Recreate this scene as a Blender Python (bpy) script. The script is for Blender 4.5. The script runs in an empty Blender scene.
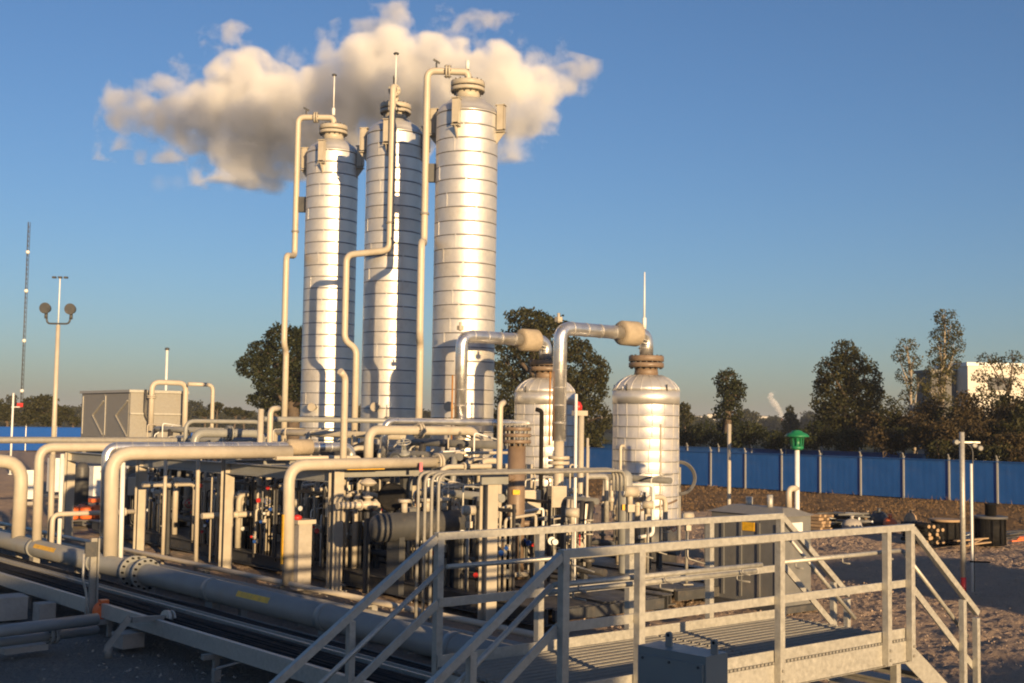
import bpy, math, random
from mathutils import Vector, Matrix, noise
R = math.radians
sc = bpy.context.scene
col = sc.collection
# ------------------------------------------------------------------ camera
CAM_H = 2.95
LENS_PX = 1200.0                       # focal length in pixels of a 1024 wide frame
YAW = R(39.2)
ROLL = math.atan(.0146)
PITCH = math.atan(81.0 / LENS_PX)
cd = bpy.data.cameras.new('camera'); cd.sensor_width = 36; cd.lens = LENS_PX * 36 / 1024
cd.clip_start = .1; cd.clip_end = 9000
cam = bpy.data.objects.new('camera', cd); col.objects.link(cam)
FW = Vector((math.sin(YAW) * math.cos(PITCH), math.cos(YAW) * math.cos(PITCH), math.sin(PITCH)))
R0 = Vector((math.cos(YAW), -math.sin(YAW), 0)); U0 = R0.cross(FW)
RT = R0 * math.cos(ROLL) + U0 * math.sin(ROLL); UP = RT.cross(FW)
cam.matrix_world = Matrix(((RT.x, UP.x, -FW.x, 0), (RT.y, UP.y, -FW.y, 0), (RT.z, UP.z, -FW.z, CAM_H), (0, 0, 0, 1)))
sc.camera = cam
def at(x, y, U=None, V=None, Z=None, D=None):
    "survey helper: the place in the yard seen at a photo position, on a known plane"
    d = FW + RT * ((x - 512) / LENS_PX) - UP * ((y - 341.5) / LENS_PX)
    if U is not None: t = U / d.x
    elif V is not None: t = V / d.y
    elif Z is not None: t = (Z - CAM_H) / d.z
    else: t = D / (d.x * math.sin(YAW) + d.y * math.cos(YAW))
    return Vector((0, 0, CAM_H)) + d * t
# ------------------------------------------------------------------ sky, sun, exposure
SUN_EL, SUN_D = R(7.5), Vector((math.sin(R(15.5)), math.cos(R(15.5)), 0))      # the light travels along SUN_D
wd = bpy.data.worlds.new('World'); sc.world = wd; wd.use_nodes = True
nt = wd.node_tree; nt.nodes.clear()
sky = nt.nodes.new('ShaderNodeTexSky'); sky.sky_type = 'NISHITA'; sky.sun_disc = False
sky.sun_elevation = SUN_EL; sky.sun_rotation = math.atan2(-SUN_D.x, -SUN_D.y)
sky.altitude = 200; sky.air_density = 1.0; sky.dust_density = .9; sky.ozone_density = 3.8
bg = nt.nodes.new('ShaderNodeBackground'); bg.inputs[1].default_value = .086
wo = nt.nodes.new('ShaderNodeOutputWorld')
wb = nt.nodes.new('ShaderNodeMix'); wb.data_type = 'RGBA'; wb.blend_type = 'MULTIPLY'; wb.inputs[0].default_value = 1; wb.inputs[7].default_value = (1.03, .95, 1.0, 1)
nt.links.new(sky.outputs[0], wb.inputs[6]); nt.links.new(wb.outputs[2], bg.inputs[0]); nt.links.new(bg.outputs[0], wo.inputs[0])
sl = bpy.data.lights.new('sun', 'SUN'); sl.energy = 5.0; sl.angle = R(.6); sl.color = (1, .69, .355)
so = bpy.data.objects.new('sun', sl); col.objects.link(so)
ld = Vector((SUN_D.x * math.cos(SUN_EL), SUN_D.y * math.cos(SUN_EL), -math.sin(SUN_EL)))
so.rotation_euler = ld.to_track_quat('-Z', 'Y').to_euler(); so.location = (0, -30, 30)
sc.view_settings.view_transform = 'Standard'; sc.view_settings.look = 'None'
sc.view_settings.exposure = .8; sc.view_settings.gamma = 1; sc.view_settings.use_curve_mapping = False
sc.render.engine = 'CYCLES'
cy = sc.cycles
cy.use_denoising = True; cy.max_bounces = 8; cy.diffuse_bounces = 3; cy.glossy_bounces = 4; cy.volume_bounces = 6
cy.transparent_max_bounces = 12; cy.caustics_reflective = False; cy.caustics_refractive = False
cy.sample_clamp_indirect = 6; cy.filter_width = 2.0
# ------------------------------------------------------------------ materials
def nodes_of(name):
    m = bpy.data.materials.new(name); m.use_nodes = True
    t = m.node_tree; b = t.nodes['Principled BSDF']
    return m, t, b
def mat(name, c, rough=.5, metal=0., var=.18, scale=6., bump=.0, dirt=None, dirt_amt=.3, bscale=None, stretch=None, rvar=.12, spec=.5):
    m, t, b = nodes_of(name)
    L = t.links.new
    tc = t.nodes.new('ShaderNodeTexCoord'); src = tc.outputs['Object']
    if stretch:
        mp = t.nodes.new('ShaderNodeMapping'); mp.inputs['Scale'].default_value = stretch; L(src, mp.inputs[0]); src = mp.outputs[0]
    n = t.nodes.new('ShaderNodeTexNoise'); n.inputs['Scale'].default_value = scale; n.inputs['Detail'].default_value = 6; n.inputs['Roughness'].default_value = .65
    L(src, n.inputs['Vector'])
    rm = t.nodes.new('ShaderNodeMapRange'); rm.inputs[1].default_value = .3; rm.inputs[2].default_value = .7
    rm.inputs[3].default_value = 1 - var; rm.inputs[4].default_value = 1 + var
    L(n.outputs[0], rm.inputs[0])
    mx = t.nodes.new('ShaderNodeMix'); mx.data_type = 'RGBA'; mx.blend_type = 'MULTIPLY'; mx.inputs[0].default_value = 1
    mx.inputs[6].default_value = (*c, 1); L(rm.outputs[0], mx.inputs[7])
    outc = mx.outputs[2]
    if dirt:
        n2 = t.nodes.new('ShaderNodeTexNoise'); n2.inputs['Scale'].default_value = scale * .45; n2.inputs['Detail'].default_value = 8; n2.inputs['Roughness'].default_value = .75
        L(src, n2.inputs['Vector'])
        r2 = t.nodes.new('ShaderNodeMapRange'); r2.inputs[1].default_value = .52; r2.inputs[2].default_value = .72; r2.inputs[3].default_value = 0; r2.inputs[4].default_value = dirt_amt
        L(n2.outputs[0], r2.inputs[0])
        m2 = t.nodes.new('ShaderNodeMix'); m2.data_type = 'RGBA'; L(r2.outputs[0], m2.inputs[0]); L(outc, m2.inputs[6]); m2.inputs[7].default_value = (*dirt, 1)
        outc = m2.outputs[2]
    L(outc, b.inputs['Base Color'])
    b.inputs['Metallic'].default_value = metal; b.inputs['Specular IOR Level'].default_value = spec
    rr = t.nodes.new('ShaderNodeMapRange'); rr.inputs[1].default_value = .3; rr.inputs[2].default_value = .7
    rr.inputs[3].default_value = max(.03, rough - rvar); rr.inputs[4].default_value = min(1, rough + rvar); L(n.outputs[0], rr.inputs[0]); L(rr.outputs[0], b.inputs['Roughness'])
    if bump:
        n3 = t.nodes.new('ShaderNodeTexNoise'); n3.inputs['Scale'].default_value = bscale or scale * 4; n3.inputs['Detail'].default_value = 5; L(src, n3.inputs['Vector'])
        bp = t.nodes.new('ShaderNodeBump'); bp.inputs['Strength'].default_value = bump; bp.inputs['Distance'].default_value = .03; L(n3.outputs[0], bp.inputs['Height']); L(bp.outputs[0], b.inputs['Normal'])
    return m
RUST = (.16, .07, .03); DUST = (.30, .24, .17)
M = dict(
    beige=mat('beige_pipe_paint', (.47, .42, .34), .45, 0, .08, 3, .05, DUST, .35),
    beige2=mat('beige_steel_paint', (.42, .38, .31), .5, 0, .1, 4, .06, DUST, .4),
    grey=mat('grey_pipe_paint', (.25, .255, .245), .42, 0, .1, 3, .05, DUST, .4),
    dgrey=mat('dark_grey_paint', (.055, .057, .06), .5, 0, .15, 4, .05, DUST, .3),
    black=mat('black_rubber', (.010, .010, .011), .75, 0, .3, 9, .1, DUST, .1, spec=.15),
    galv=mat('galvanised_steel', (.46, .445, .40), .5, .4, .16, 22, .06, (.33, .31, .27), .5),
    galv_dull=mat('weathered_galvanised_steel', (.29, .28, .255), .62, .25, .16, 14, .06, DUST, .5),
    alum=mat('aluminium_jacket', (.74, .72, .68), .46, .68, .05, 2, .12, (.45, .42, .37), .35, bscale=5),
    alum2=mat('aluminium_jacket_worn', (.70, .675, .635), .52, .66, .06, 2.5, .15, (.40, .37, .32), .5, bscale=6),
    alum_pipe=mat('bright_pipe_jacket', (.80, .79, .77), .33, .88, .06, 3, .2, None, bscale=8),
    brown=mat('brown_vessel_paint', (.19, .135, .095), .5, 0, .12, 4, .05, DUST, .3),
    jacket=mat('tan_insulation_cloth', (.36, .30, .22), .9, 0, .15, 8, .3, DUST, .4),
    concrete=mat('concrete', (.38, .35, .31), .9, 0, .18, 4, .25, (.2, .17, .14), .5),
    blue=mat('blue_fence_paint', (.011, .080, .30), .5, 0, .12, 1.2, .05, (.10, .12, .16), .35),
    blue_far=mat('clean_blue_fence_paint', (.012, .075, .33), .85, 0, .06, 1.2, spec=.08),
    blue_d=mat('faded_blue_fence_paint', (.014, .07, .24), .55, 0, .12, 1.2, .05, (.06, .08, .12), .3),
    red=mat('red_paint', (.50, .03, .025), .45, 0, .15, 8),
    bluew=mat('blue_handwheel_paint', (.02, .08, .33), .4, 0, .1, 8),
    green=mat('green_paint', (.015, .17, .07), .45, 0, .15, 8),
    orange=mat('orange_plastic', (.75, .16, .04), .45, 0, .12, 8),
    yellow=mat('yellow_sticker', (.75, .42, .02), .5, 0, .25, 14),
    white=mat('white_paint', (.74, .74, .72), .5, 0, .06, 4, 0, DUST, .3),
    wood=mat('raw_timber', (.36, .25, .15), .8, 0, .25, 9, .1, stretch=(1, 1, 6)),
    bark=mat('bark', (.10, .075, .055), .9, 0, .3, 5, .4),
    birch=mat('pale_bark', (.33, .28, .22), .85, 0, .35, 4, .3),
    plastic=mat('clear_wrap', (.45, .47, .48), .25, 0, .3, 6, .4),
    cabinet=mat('cabinet_grey_paint', (.20, .225, .225), .45, 0, .05, 4, .02, DUST, .15),
    roofing=mat('dark_cladding', (.10, .10, .105), .7, 0, .15, 2),
    building=mat('pale_building_cladding', (.62, .58, .52), .7, 0, .1, .6),
    pink=mat('pink_tape', (.75, .22, .25), .6, 0, .15, 10),
    iron=mat('dark_iron', (.035, .035, .037), .5, 0, .2, 6, .05, DUST, .2),
    midgrey=mat('mid_grey_paint', (.15, .152, .15), .5, 0, .12, 5, .05, DUST, .3),
    strap=mat('brown_rust_strip', (.36, .17, .05), .7, 0, .3, 8),
)
# ------------------------------------------------------------------ mesh builder
def frame(d):
    d = d.normalized(); a = Vector((0, 0, 1)) if abs(d.z) < .95 else Vector((1, 0, 0))
    x = a.cross(d).normalized(); return x, d.cross(x)
def V(*a): return Vector(a)
class MB:
    def __init__(s): s.v = []; s.f = []; s.sm = []
    def add(s, vs, fs, smooth=False):
        b = len(s.v); s.v += [tuple(p) for p in vs]; s.f += [tuple(i + b for i in f) for f in fs]
        s.sm += ([smooth] * len(fs) if isinstance(smooth, bool) else smooth)
        return s
    def box(s, c, sz, rz=0.):
        c = Vector(c); cs, sn = math.cos(rz), math.sin(rz); P = []
        for z in (-.5, .5):
            for (x, y) in ((-.5, -.5), (.5, -.5), (.5, .5), (-.5, .5)):
                X, Y = x * sz[0], y * sz[1]; P.append(c + V(X * cs - Y * sn, X * sn + Y * cs, z * sz[2]))
        return s.add(P, [(3, 2, 1, 0), (4, 5, 6, 7), (0, 1, 5, 4), (1, 2, 6, 5), (2, 3, 7, 6), (3, 0, 4, 7)])
    def bar(s, a, b, w, h):
        "rectangular bar from a to b, w across, h up"
        a, b = Vector(a), Vector(b); x, y = frame(b - a); P = []
        for p in (a, b):
            for (i, j) in ((-.5, -.5), (.5, -.5), (.5, .5), (-.5, .5)): P.append(p + x * i * w + y * j * h)
        return s.add(P, [(3, 2, 1, 0), (4, 5, 6, 7), (0, 1, 5, 4), (1, 2, 6, 5), (2, 3, 7, 6), (3, 0, 4, 7)])
    def tube(s, pts, r, n=12, cap=True):
        pts = [Vector(p) for p in pts]; rs = r if isinstance(r, (list, tuple)) else [r] * len(pts)
        P = []; x = None
        for i, p in enumerate(pts):
            d = (pts[min(i + 1, len(pts) - 1)] - pts[max(i - 1, 0)]).normalized()
            if x is None: x, y = frame(d)
            else:
                x = (x - d * x.dot(d)).normalized(); y = d.cross(x)
            for k in range(n):
                t = 2 * math.pi * k / n; P.append(p + (x * math.cos(t) + y * math.sin(t)) * rs[i])
        F = [(i * n + k, i * n + (k + 1) % n, (i + 1) * n + (k + 1) % n, (i + 1) * n + k) for i in range(len(pts) - 1) for k in range(n)]
        S = [True] * len(F)
        if cap: F += [tuple(range(n - 1, -1, -1)), tuple((len(pts) - 1) * n + k for k in range(n))]; S += [False, False]
        return s.add(P, F, S)
    def pipe(s, pts, r, bend=None, n=14, cap=True, steps=6):
        pts = [Vector(p) for p in pts]; bend = bend or r * 3; out = [pts[0]]
        for i in range(1, len(pts) - 1):
            a, b, c = pts[i - 1], pts[i], pts[i + 1]
            l = min(bend, (a - b).length * .49, (c - b).length * .49)
            p0 = b + (a - b).normalized() * l; p1 = b + (c - b).normalized() * l
            for k in range(steps + 1):
                t = k / steps; out.append(p0 * (1 - t) ** 2 + b * 2 * t * (1 - t) + p1 * t * t)
        out.append(pts[-1])
        return s.tube(out, r, n, cap)
    def lathe(s, base, axis, prof, n=20, smooth=True):
        "prof: (distance along axis, radius) pairs"
        base = Vector(base); d = Vector(axis).normalized(); x, y = frame(d); P = []
        for (h, r) in prof:
            for k in range(n):
                t = 2 * math.pi * k / n; P.append(base + d * h + (x * math.cos(t) + y * math.sin(t)) * max(r, 1e-4))
        m = len(prof); F = [(i * n + k, i * n + (k + 1) % n, (i + 1) * n + (k + 1) % n, (i + 1) * n + k) for i in range(m - 1) for k in range(n)]
        S = [smooth] * len(F); F += [tuple(range(n - 1, -1, -1)), tuple((m - 1) * n + k for k in range(n))]
        return s.add(P, F, S + [False, False])
    def cyl(s, a, b, r, n=16): return s.lathe(a, Vector(b) - Vector(a), [(0, r), ((Vector(b) - Vector(a)).length, r)], n)
    def ring(s, c, axis, R_, r, n=20, m=6):
        c = Vector(c); d = Vector(axis).normalized(); x, y = frame(d); P = []
        for i in range(n):
            t = 2 * math.pi * i / n; e = x * math.cos(t) + y * math.sin(t)
            for j in range(m):
                q = 2 * math.pi * j / m; P.append(c + e * (R_ + r * math.cos(q)) + d * r * math.sin(q))
        return s.add(P, [(i * m + j, ((i + 1) % n) * m + j, ((i + 1) % n) * m + (j + 1) % m, i * m + (j + 1) % m) for i in range(n) for j in range(m)], True)
    def ball(s, c, r, n=12, m=8, sq=(1, 1, 1)):
        c = Vector(c); P = []; F = []
        for i in range(m + 1):
            t = math.pi * i / m
            for k in range(n):
                q = 2 * math.pi * k / n; P.append(c + V(math.sin(t) * math.cos(q) * r * sq[0], math.sin(t) * math.sin(q) * r * sq[1], math.cos(t) * r * sq[2]))
        F = [((i + 1) * n + k, (i + 1) * n + (k + 1) % n, i * n + (k + 1) % n, i * n + k) for i in range(m) for k in range(n)]
        return s.add(P, F, True)
    def hcol(s, a, b, w=.2, tf=.012, xdir=(1, 0, 0)):
        "H section from a to b; the flanges face +-(direction across xdir)"
        a, b = Vector(a), Vector(b); d = (b - a).normalized(); x = Vector(xdir); x = (x - d * x.dot(d)).normalized(); y = d.cross(x)
        for (cx, cyy, sx, sy) in ((0, -w / 2, w, tf * 1.4), (0, w / 2, w, tf * 1.4), (0, 0, tf, w - tf * 1.4)):
            P = []
            for p in (a, b):
                for (i, j) in ((-.5, -.5), (.5, -.5), (.5, .5), (-.5, .5)): P.append(p + x * (cx + i * sx) + y * (cyy + j * sy))
            s.add(P, [(3, 2, 1, 0), (4, 5, 6, 7), (0, 1, 5, 4), (1, 2, 6, 5), (2, 3, 7, 6), (3, 0, 4, 7)])
        return s
OFF = {}
def build(name, mb, m, parent=None, loc=None, kind=None):
    "one mesh object; the builder's points are world points, moved into the parent's space"
    off = OFF[parent.name] if parent else Vector(loc or (0, 0, 0))
    me = bpy.data.meshes.new(name)
    me.from_pydata([(p[0] - off.x, p[1] - off.y, p[2] - off.z) for p in mb.v], [], mb.f)
    me.polygons.foreach_set('use_smooth', mb.sm); me.materials.append(M[m] if isinstance(m, str) else m); me.update()
    o = bpy.data.objects.new(name, me); col.objects.link(o)
    if parent: o.parent = parent
    else: o.location = off
    OFF[o.name] = off
    if kind or name in ('bolt_ring', 'grating_edge', 'pipe_seam', 'jacket_seam', 'gore_seam', 'lobster_seam', 'screw', 'bolt'): o['kind'] = kind or 'stuff'
    return o
def tag(o, label, cat, group=None):
    o['label'] = label; o['category'] = cat
    if group: o['group'] = group
    return o
def thing(name, label, cat, loc=(0, 0, 0), group=None):
    o = bpy.data.objects.new(name, None); col.objects.link(o); o.location = loc; OFF[o.name] = Vector(loc); o.empty_display_size = .2
    return tag(o, label, cat, group)
def single(name, mb, m, label, cat, loc=(0, 0, 0), group=None): return tag(build(name, mb, m, None, loc), label, cat, group)
def copy_tree(o, parent=None):
    c = o.copy(); col.objects.link(c)
    if parent: c.parent = parent
    for ch in list(o.children): copy_tree(ch, c)
    return c
def dup(root, loc, rz=0., label=None, scale=None, group=None):
    c = copy_tree(root); c.location = loc; c.rotation_euler = (0, 0, rz)
    if scale: c.scale = (scale,) * 3
    if label: c['label'] = label
    if group: c['group'] = group
    return c
def panel_obj(name, me, loc, parent, rz=0.):
    o = bpy.data.objects.new(name, me); col.objects.link(o); o.parent = parent; o.location = Vector(loc) - OFF[parent.name]; o.rotation_euler = (0, 0, rz); return o
# ------------------------------------------------------------------ ground
def ground_material():
    m, t, b = nodes_of('yard_dirt'); L = t.links.new; N = t.nodes.new
    tc = N('ShaderNodeTexCoord'); P = tc.outputs['Object']
    def noi(s, d=6, r=.65):
        n = N('ShaderNodeTexNoise'); n.inputs['Scale'].default_value = s; n.inputs['Detail'].default_value = d; n.inputs['Roughness'].default_value = r; L(P, n.inputs['Vector']); return n.outputs[0]
    def rng(x, a, b_, c, d):
        r = N('ShaderNodeMapRange'); r.inputs[1].default_value = a; r.inputs[2].default_value = b_; r.inputs[3].default_value = c; r.inputs[4].default_value = d; L(x, r.inputs[0]); return r.outputs[0]
    def mixc(f, a, b_):
        x = N('ShaderNodeMix'); x.data_type = 'RGBA'; L(f, x.inputs[0])
        for i, q in ((6, a), (7, b_)):
            if isinstance(q, tuple): x.inputs[i].default_value = (*q, 1)
            else: L(q, x.inputs[i])
        return x.outputs[2]
    big = noi(.35, 4); mid = noi(2.2, 8, .7); fine = noi(26, 6, .7)
    dirt = mixc(rng(mid, .35, .65, 0, 1), (.62, .455, .33), (.49, .36, .26))
    dirt = mixc(rng(fine, .4, .62, 0, .7), dirt, (.66, .50, .375))
    gravel = mixc(rng(fine, .35, .65, 0, 1), (.26, .24, .21), (.46, .415, .36))
    dry = mixc(rng(noi(5, 9, .8), .35, .65, 0, 1), (.20, .12, .055), (.34, .22, .11))
    sx = N('ShaderNodeSeparateXYZ'); L(P, sx.inputs[0])
    ad = N('ShaderNodeMath'); ad.operation = 'MULTIPLY_ADD'; L(big, ad.inputs[0]); ad.inputs[1].default_value = 14; L(sx.outputs[0], ad.inputs[2])
    c = mixc(rng(ad.outputs[0], 16.6, 18.4, 0, 1), gravel, dirt)
    c = mixc(rng(ad.outputs[0], 38.5, 41, 0, 1), c, dry)
    c = mixc(rng(ad.outputs[0], 55, 60, 0, 1), c, (.06, .065, .03))
    L(c, b.inputs['Base Color']); b.inputs['Roughness'].default_value = .95; b.inputs['Specular IOR Level'].default_value = .15
    bp = N('ShaderNodeBump'); bp.inputs['Strength'].default_value = 1.0; bp.inputs['Distance'].default_value = .14
    mth = N('ShaderNodeMath'); mth.operation = 'ADD'; L(fine, mth.inputs[0]); L(mid, mth.inputs[1]); L(mth.outputs[0], bp.inputs['Height']); L(bp.outputs[0], b.inputs['Normal'])
    return m
M['ground'] = ground_material()
def ticks(lo, hi, st, far):
    a = []; x = lo
    while x <= hi: a.append(x); x += st
    s = st; b = []; x = lo
    while x > -far: s *= 1.45; x -= s; b.append(x)
    c = []; s = st; x = a[-1]
    while x < far: s *= 1.45; x += s; c.append(x)
    return b[::-1] + a + c
import numpy as np
def dense(parts, far):
    a = []
    for (lo, hi, st) in parts: a += list(np.arange(lo, hi - 1e-6, st))
    a.append(parts[-1][1]); st = parts[-1][2]; x = a[-1]; s = max(st, .4)
    while x < far: s *= 1.45; x += s; a.append(x)
    x = parts[0][0]; s = max(parts[0][2], .4); b = []
    while x > -far: s *= 1.45; x -= s; b.append(x)
    return b[::-1] + a
gx = dense([(-2, 4, .4), (4, 10.5, .1), (10.5, 31, .062), (31, 47, .13), (47, 54, .6)], 6000); gy = dense([(0, 4, .4), (4, 27, .07), (27, 48, .16), (48, 64, .6)], 6000)
def gz(x, y):
    z = .05 * noise.noise((x * .25, y * .25, 3.1)) + .035 * noise.noise((x * .9, y * .9, 7.7))
    if 13 < x < 30 and -4 < y < 34: z += .025 * noise.noise((x * 2.3, y * 2.3, 1.3))
    if x > 28: z += .06 * noise.noise((x * .6, y * .6, 5))
    return z - .03 if -4 < x < 60 and -4 < y < 60 else -.03
nx, ny = len(gx), len(gy); GX, GY = np.meshgrid(np.array(gx), np.array(gy)); rs = np.random.RandomState(3)
def vnoise(X, Y, f, seed):
    q = np.random.RandomState(seed).rand(512, 512); X = X * f; Y = Y * f; i = np.floor(X).astype(int); j = np.floor(Y).astype(int); a = X - i; b = Y - j; a = a * a * (3 - 2 * a); b = b * b * (3 - 2 * b); i %= 511; j %= 511
    return (q[i, j] * (1 - a) + q[i + 1, j] * a) * (1 - b) + (q[i, j + 1] * (1 - a) + q[i + 1, j + 1] * a) * b - .5
nearm = ((GX > -2) & (GX < 54) & (GY > 0) & (GY < 64)).astype(float)
GZ = np.array([gz(x, y) for y in gy[::1] for x in (0,)]).repeat(nx).reshape(ny, nx) * 0 - .03
base = .10 * vnoise(GX + 40, GY + 40, .3, 1) + .07 * vnoise(GX + 40, GY + 40, .95, 2) + .05 * vnoise(GX + 40, GY + 40, 2.6, 4)
dirtm = np.clip((GX - 10.5) / 3, 0, 1)
clod = (.035 * vnoise(GX + 40, GY + 40, 6.5, 5) + .026 * rs.rand(ny, nx) * (vnoise(GX + 40, GY + 40, .8, 6) + .85)) * (.55 + .45 * dirtm)
GZ = GZ + nearm * (base + clod - .03)
BASEZ = lambda x, y: float(-.03 + (.10 * vnoise(np.array([x + 40]), np.array([y + 40]), .3, 1) + .07 * vnoise(np.array([x + 40]), np.array([y + 40]), .95, 2))[0])
idx = np.arange(nx * ny).reshape(ny, nx); Q = np.stack([idx[:-1, :-1], idx[:-1, 1:], idx[1:, 1:], idx[1:, :-1]], -1).reshape(-1, 4)
me = bpy.data.meshes.new('ground'); me.vertices.add(nx * ny); me.vertices.foreach_set('co', np.stack([GX, GY, GZ], -1).reshape(-1).astype(np.float32))
me.loops.add(Q.size); me.loops.foreach_set('vertex_index', Q.reshape(-1).astype(np.int32)); me.polygons.add(len(Q)); me.polygons.foreach_set('loop_start', np.arange(0, Q.size, 4, dtype=np.int32)); me.polygons.foreach_set('loop_total', np.full(len(Q), 4, dtype=np.int32))
me.polygons.foreach_set('use_smooth', np.zeros(len(Q), dtype=bool)); me.materials.append(M['ground']); me.update(calc_edges=True)
o = bpy.data.objects.new('ground', me); col.objects.link(o); o['kind'] = 'structure'
rnd = random.Random(4)
def stones(name, n, area, smin, smax, m, label, lo=None):
    b = MB()
    for _ in range(n):
        x = rnd.uniform(area[0], area[1]); y = rnd.uniform(area[2], area[3]); s = smin + (smax - smin) * rnd.random() ** 3
        z = gz(x, y) + s * .25; q = rnd.uniform(0, 6.3); e = [s * rnd.uniform(.6, 1.3) for _ in range(6)]
        c, sn = math.cos(q), math.sin(q)
        P = [(x + c * e[0], y + sn * e[0], z), (x - sn * e[1], y + c * e[1], z), (x - c * e[2], y - sn * e[2], z), (x + sn * e[3], y - c * e[3], z), (x, y, z + e[4] * .75), (x, y, z - e[5] * .6)]
        b.add(P, [(0, 1, 4), (1, 2, 4), (2, 3, 4), (3, 0, 4), (1, 0, 5), (2, 1, 5), (3, 2, 5), (0, 3, 5)], False)
    o = build(name, b, m, kind='stuff'); tag(o, label, 'gravel'); return o
M['stone'] = mat('gravel_stone', (.42, .32, .24), .95, 0, .35, 3)
M['stone_d'] = mat('grey_gravel_stone', (.30, .27, .23), .95, 0, .35, 3)
stones('gravel', 6000, (12, 27, 3, 22), .008, .03, 'stone', 'pale crushed gravel scattered over the dirt beside the crossover stair')
stones('gravel', 5000, (2.5, 12, 5, 24), .008, .03, 'stone_d', 'grey gravel lying under the cable tray and pipe rack')
# dry grass in front of the fence
def blades(name, n, area, h0, h1, m, label, cat='grass'):
    b = MB()
    for _ in range(n):
        x = rnd.uniform(area[0], area[1]); y = rnd.uniform(area[2], area[3])
        if noise.noise((x * .5, y * .5, 2)) < -.1 and rnd.random() < .8: continue
        h = rnd.uniform(h0, h1); q = rnd.uniform(0, 6.3); w = .02; z = gz(x, y) - .02; l = rnd.uniform(.2, 1.1) * h
        a = V(math.cos(q) * w, math.sin(q) * w, 0); k = rnd.uniform(0, 6.3)
        b.add([V(x, y, z) - a, V(x, y, z) + a, V(x + math.cos(k) * l, y + math.sin(k) * l, z + h)], [(0, 1, 2)])
    o = build(name, b, m, kind='stuff'); tag(o, label, cat)
M['drygrass'] = mat('dry_grass', (.17, .105, .05), .95, 0, .4, 1.5)
blades('dry_grass', 16000, (30, 46.2, 20, 56), .03, .11, 'drygrass', 'short brown dry grass in front of the blue fence')
blades('dry_grass', 1500, (45.3, 46.4, 18, 60), .06, .3, 'drygrass', 'taller dry weeds along the foot of the blue fence')
# ------------------------------------------------------------------ fences
def fence(label, p0, p1, pitch, h, m, posts_front, group=None, z0=0.):
    p0, p1 = Vector(p0), Vector(p1); d = (p1 - p0).normalized(); n = max(1, round((p1 - p0).length / pitch)); w = (p1 - p0).length / n
    nv = V(d.y, -d.x, 0) * posts_front
    root = thing('blue_fence', label, 'fence', (p0 + p1) / 2, group)
    # corrugated sheet shared by all panels
    b = MB(); k = 28; th = .02; P = []; F = []
    for i in range(k + 1):
        x = -w / 2 + .012 + (w - .024) * i / k; yy = .001 * (1 if (i // 2) % 2 else -1)
        P += [(x, yy, 0), (x, yy, h), (x, yy - th, h), (x, yy - th, 0)]
    for i in range(k):
        for a in range(4): F.append((i * 4 + a, (i + 1) * 4 + a, (i + 1) * 4 + (a + 1) % 4, i * 4 + (a + 1) % 4))
    b.add(P, F)
    me = bpy.data.meshes.new('panel'); me.from_pydata(b.v, [], b.f); me.materials.append(M[m]); me.update()
    pm = MB(); pm.box((0, 0, h / 2 + .03), (.06, .06, h + .12)); pm.box((0, 0, h + .1), (.095, .095, .02)); pm.bar((0, 0, h + .1), (.0, -.10 * posts_front, h + .26), .04, .04)
    mp = bpy.data.meshes.new('post'); mp.from_pydata(pm.v, [], pm.f); mp.materials.append(M['galv']); mp.update()
    rz = math.atan2(d.y, d.x)
    for i in range(n): panel_obj('panel', me, p0 + d * (i + .5) * w + V(0, 0, z0), root, rz + rnd.uniform(-.004, .004))
    for i in range(n + 1): panel_obj('post', mp, p0 + d * i * w + nv * .025 + V(0, 0, z0), root, rz)
    r = MB(); r.bar(p0 + nv * .035 + V(0, 0, h + z0 + .015), p1 + nv * .035 + V(0, 0, h + z0 + .015), .09, .035); build('cap_rail', r, m, root)
    return root
fence('bright blue sheet fence with grey posts behind the dry grass strip', (46.6, 15, 0), (43.4, 62, 0), 2.05, 1.64, 'blue', -1)
fence('darker blue sheet fence running behind the brighter one under the trees', (56.5, 34, 0), (51.5, 100, 0), 2.4, 1.6, 'blue_d', -1)
fence('far blue sheet fence beyond the lamp mast and air cooler', (51.4, 100.4, 0), (2, 112, 0), 2.4, 1.95, 'blue_far', -1)
# ------------------------------------------------------------------ trees
def leaf_mat(name, c1, c2, tr=.25):
    m, t, b = nodes_of(name); L = t.links.new
    ge = t.nodes.new('ShaderNodeNewGeometry'); rp = t.nodes.new('ShaderNodeValToRGB')
    rp.color_ramp.elements[0].color = (*c1, 1); rp.color_ramp.elements[1].color = (*c2, 1); L(ge.outputs['Random Per Island'], rp.inputs[0]); L(rp.outputs[0], b.inputs['Base Color'])
    b.inputs['Roughness'].default_value = .6; b.inputs['Specular IOR Level'].default_value = .25
    ts = t.nodes.new('ShaderNodeBsdfTranslucent'); L(rp.outputs[0], ts.inputs[0]); ms = t.nodes.new('ShaderNodeMixShader'); ms.inputs[0].default_value = tr
    out = t.nodes['Material Output']; L(b.outputs[0], ms.inputs[1]); L(ts.outputs[0], ms.inputs[2]); L(ms.outputs[0], out.inputs[0])
    return m
M['leaf_dark'] = leaf_mat('dark_leaf', (.012, .018, .006), (.045, .05, .016))
M['leaf_olive'] = leaf_mat('olive_leaf', (.018, .023, .007), (.065, .06, .019))
M['leaf_birch'] = leaf_mat('birch_leaf', (.035, .04, .012), (.12, .105, .035), .35)
M['leaf_brown'] = leaf_mat('autumn_scrub_leaf', (.028, .023, .01), (.10, .07, .03))
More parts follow.
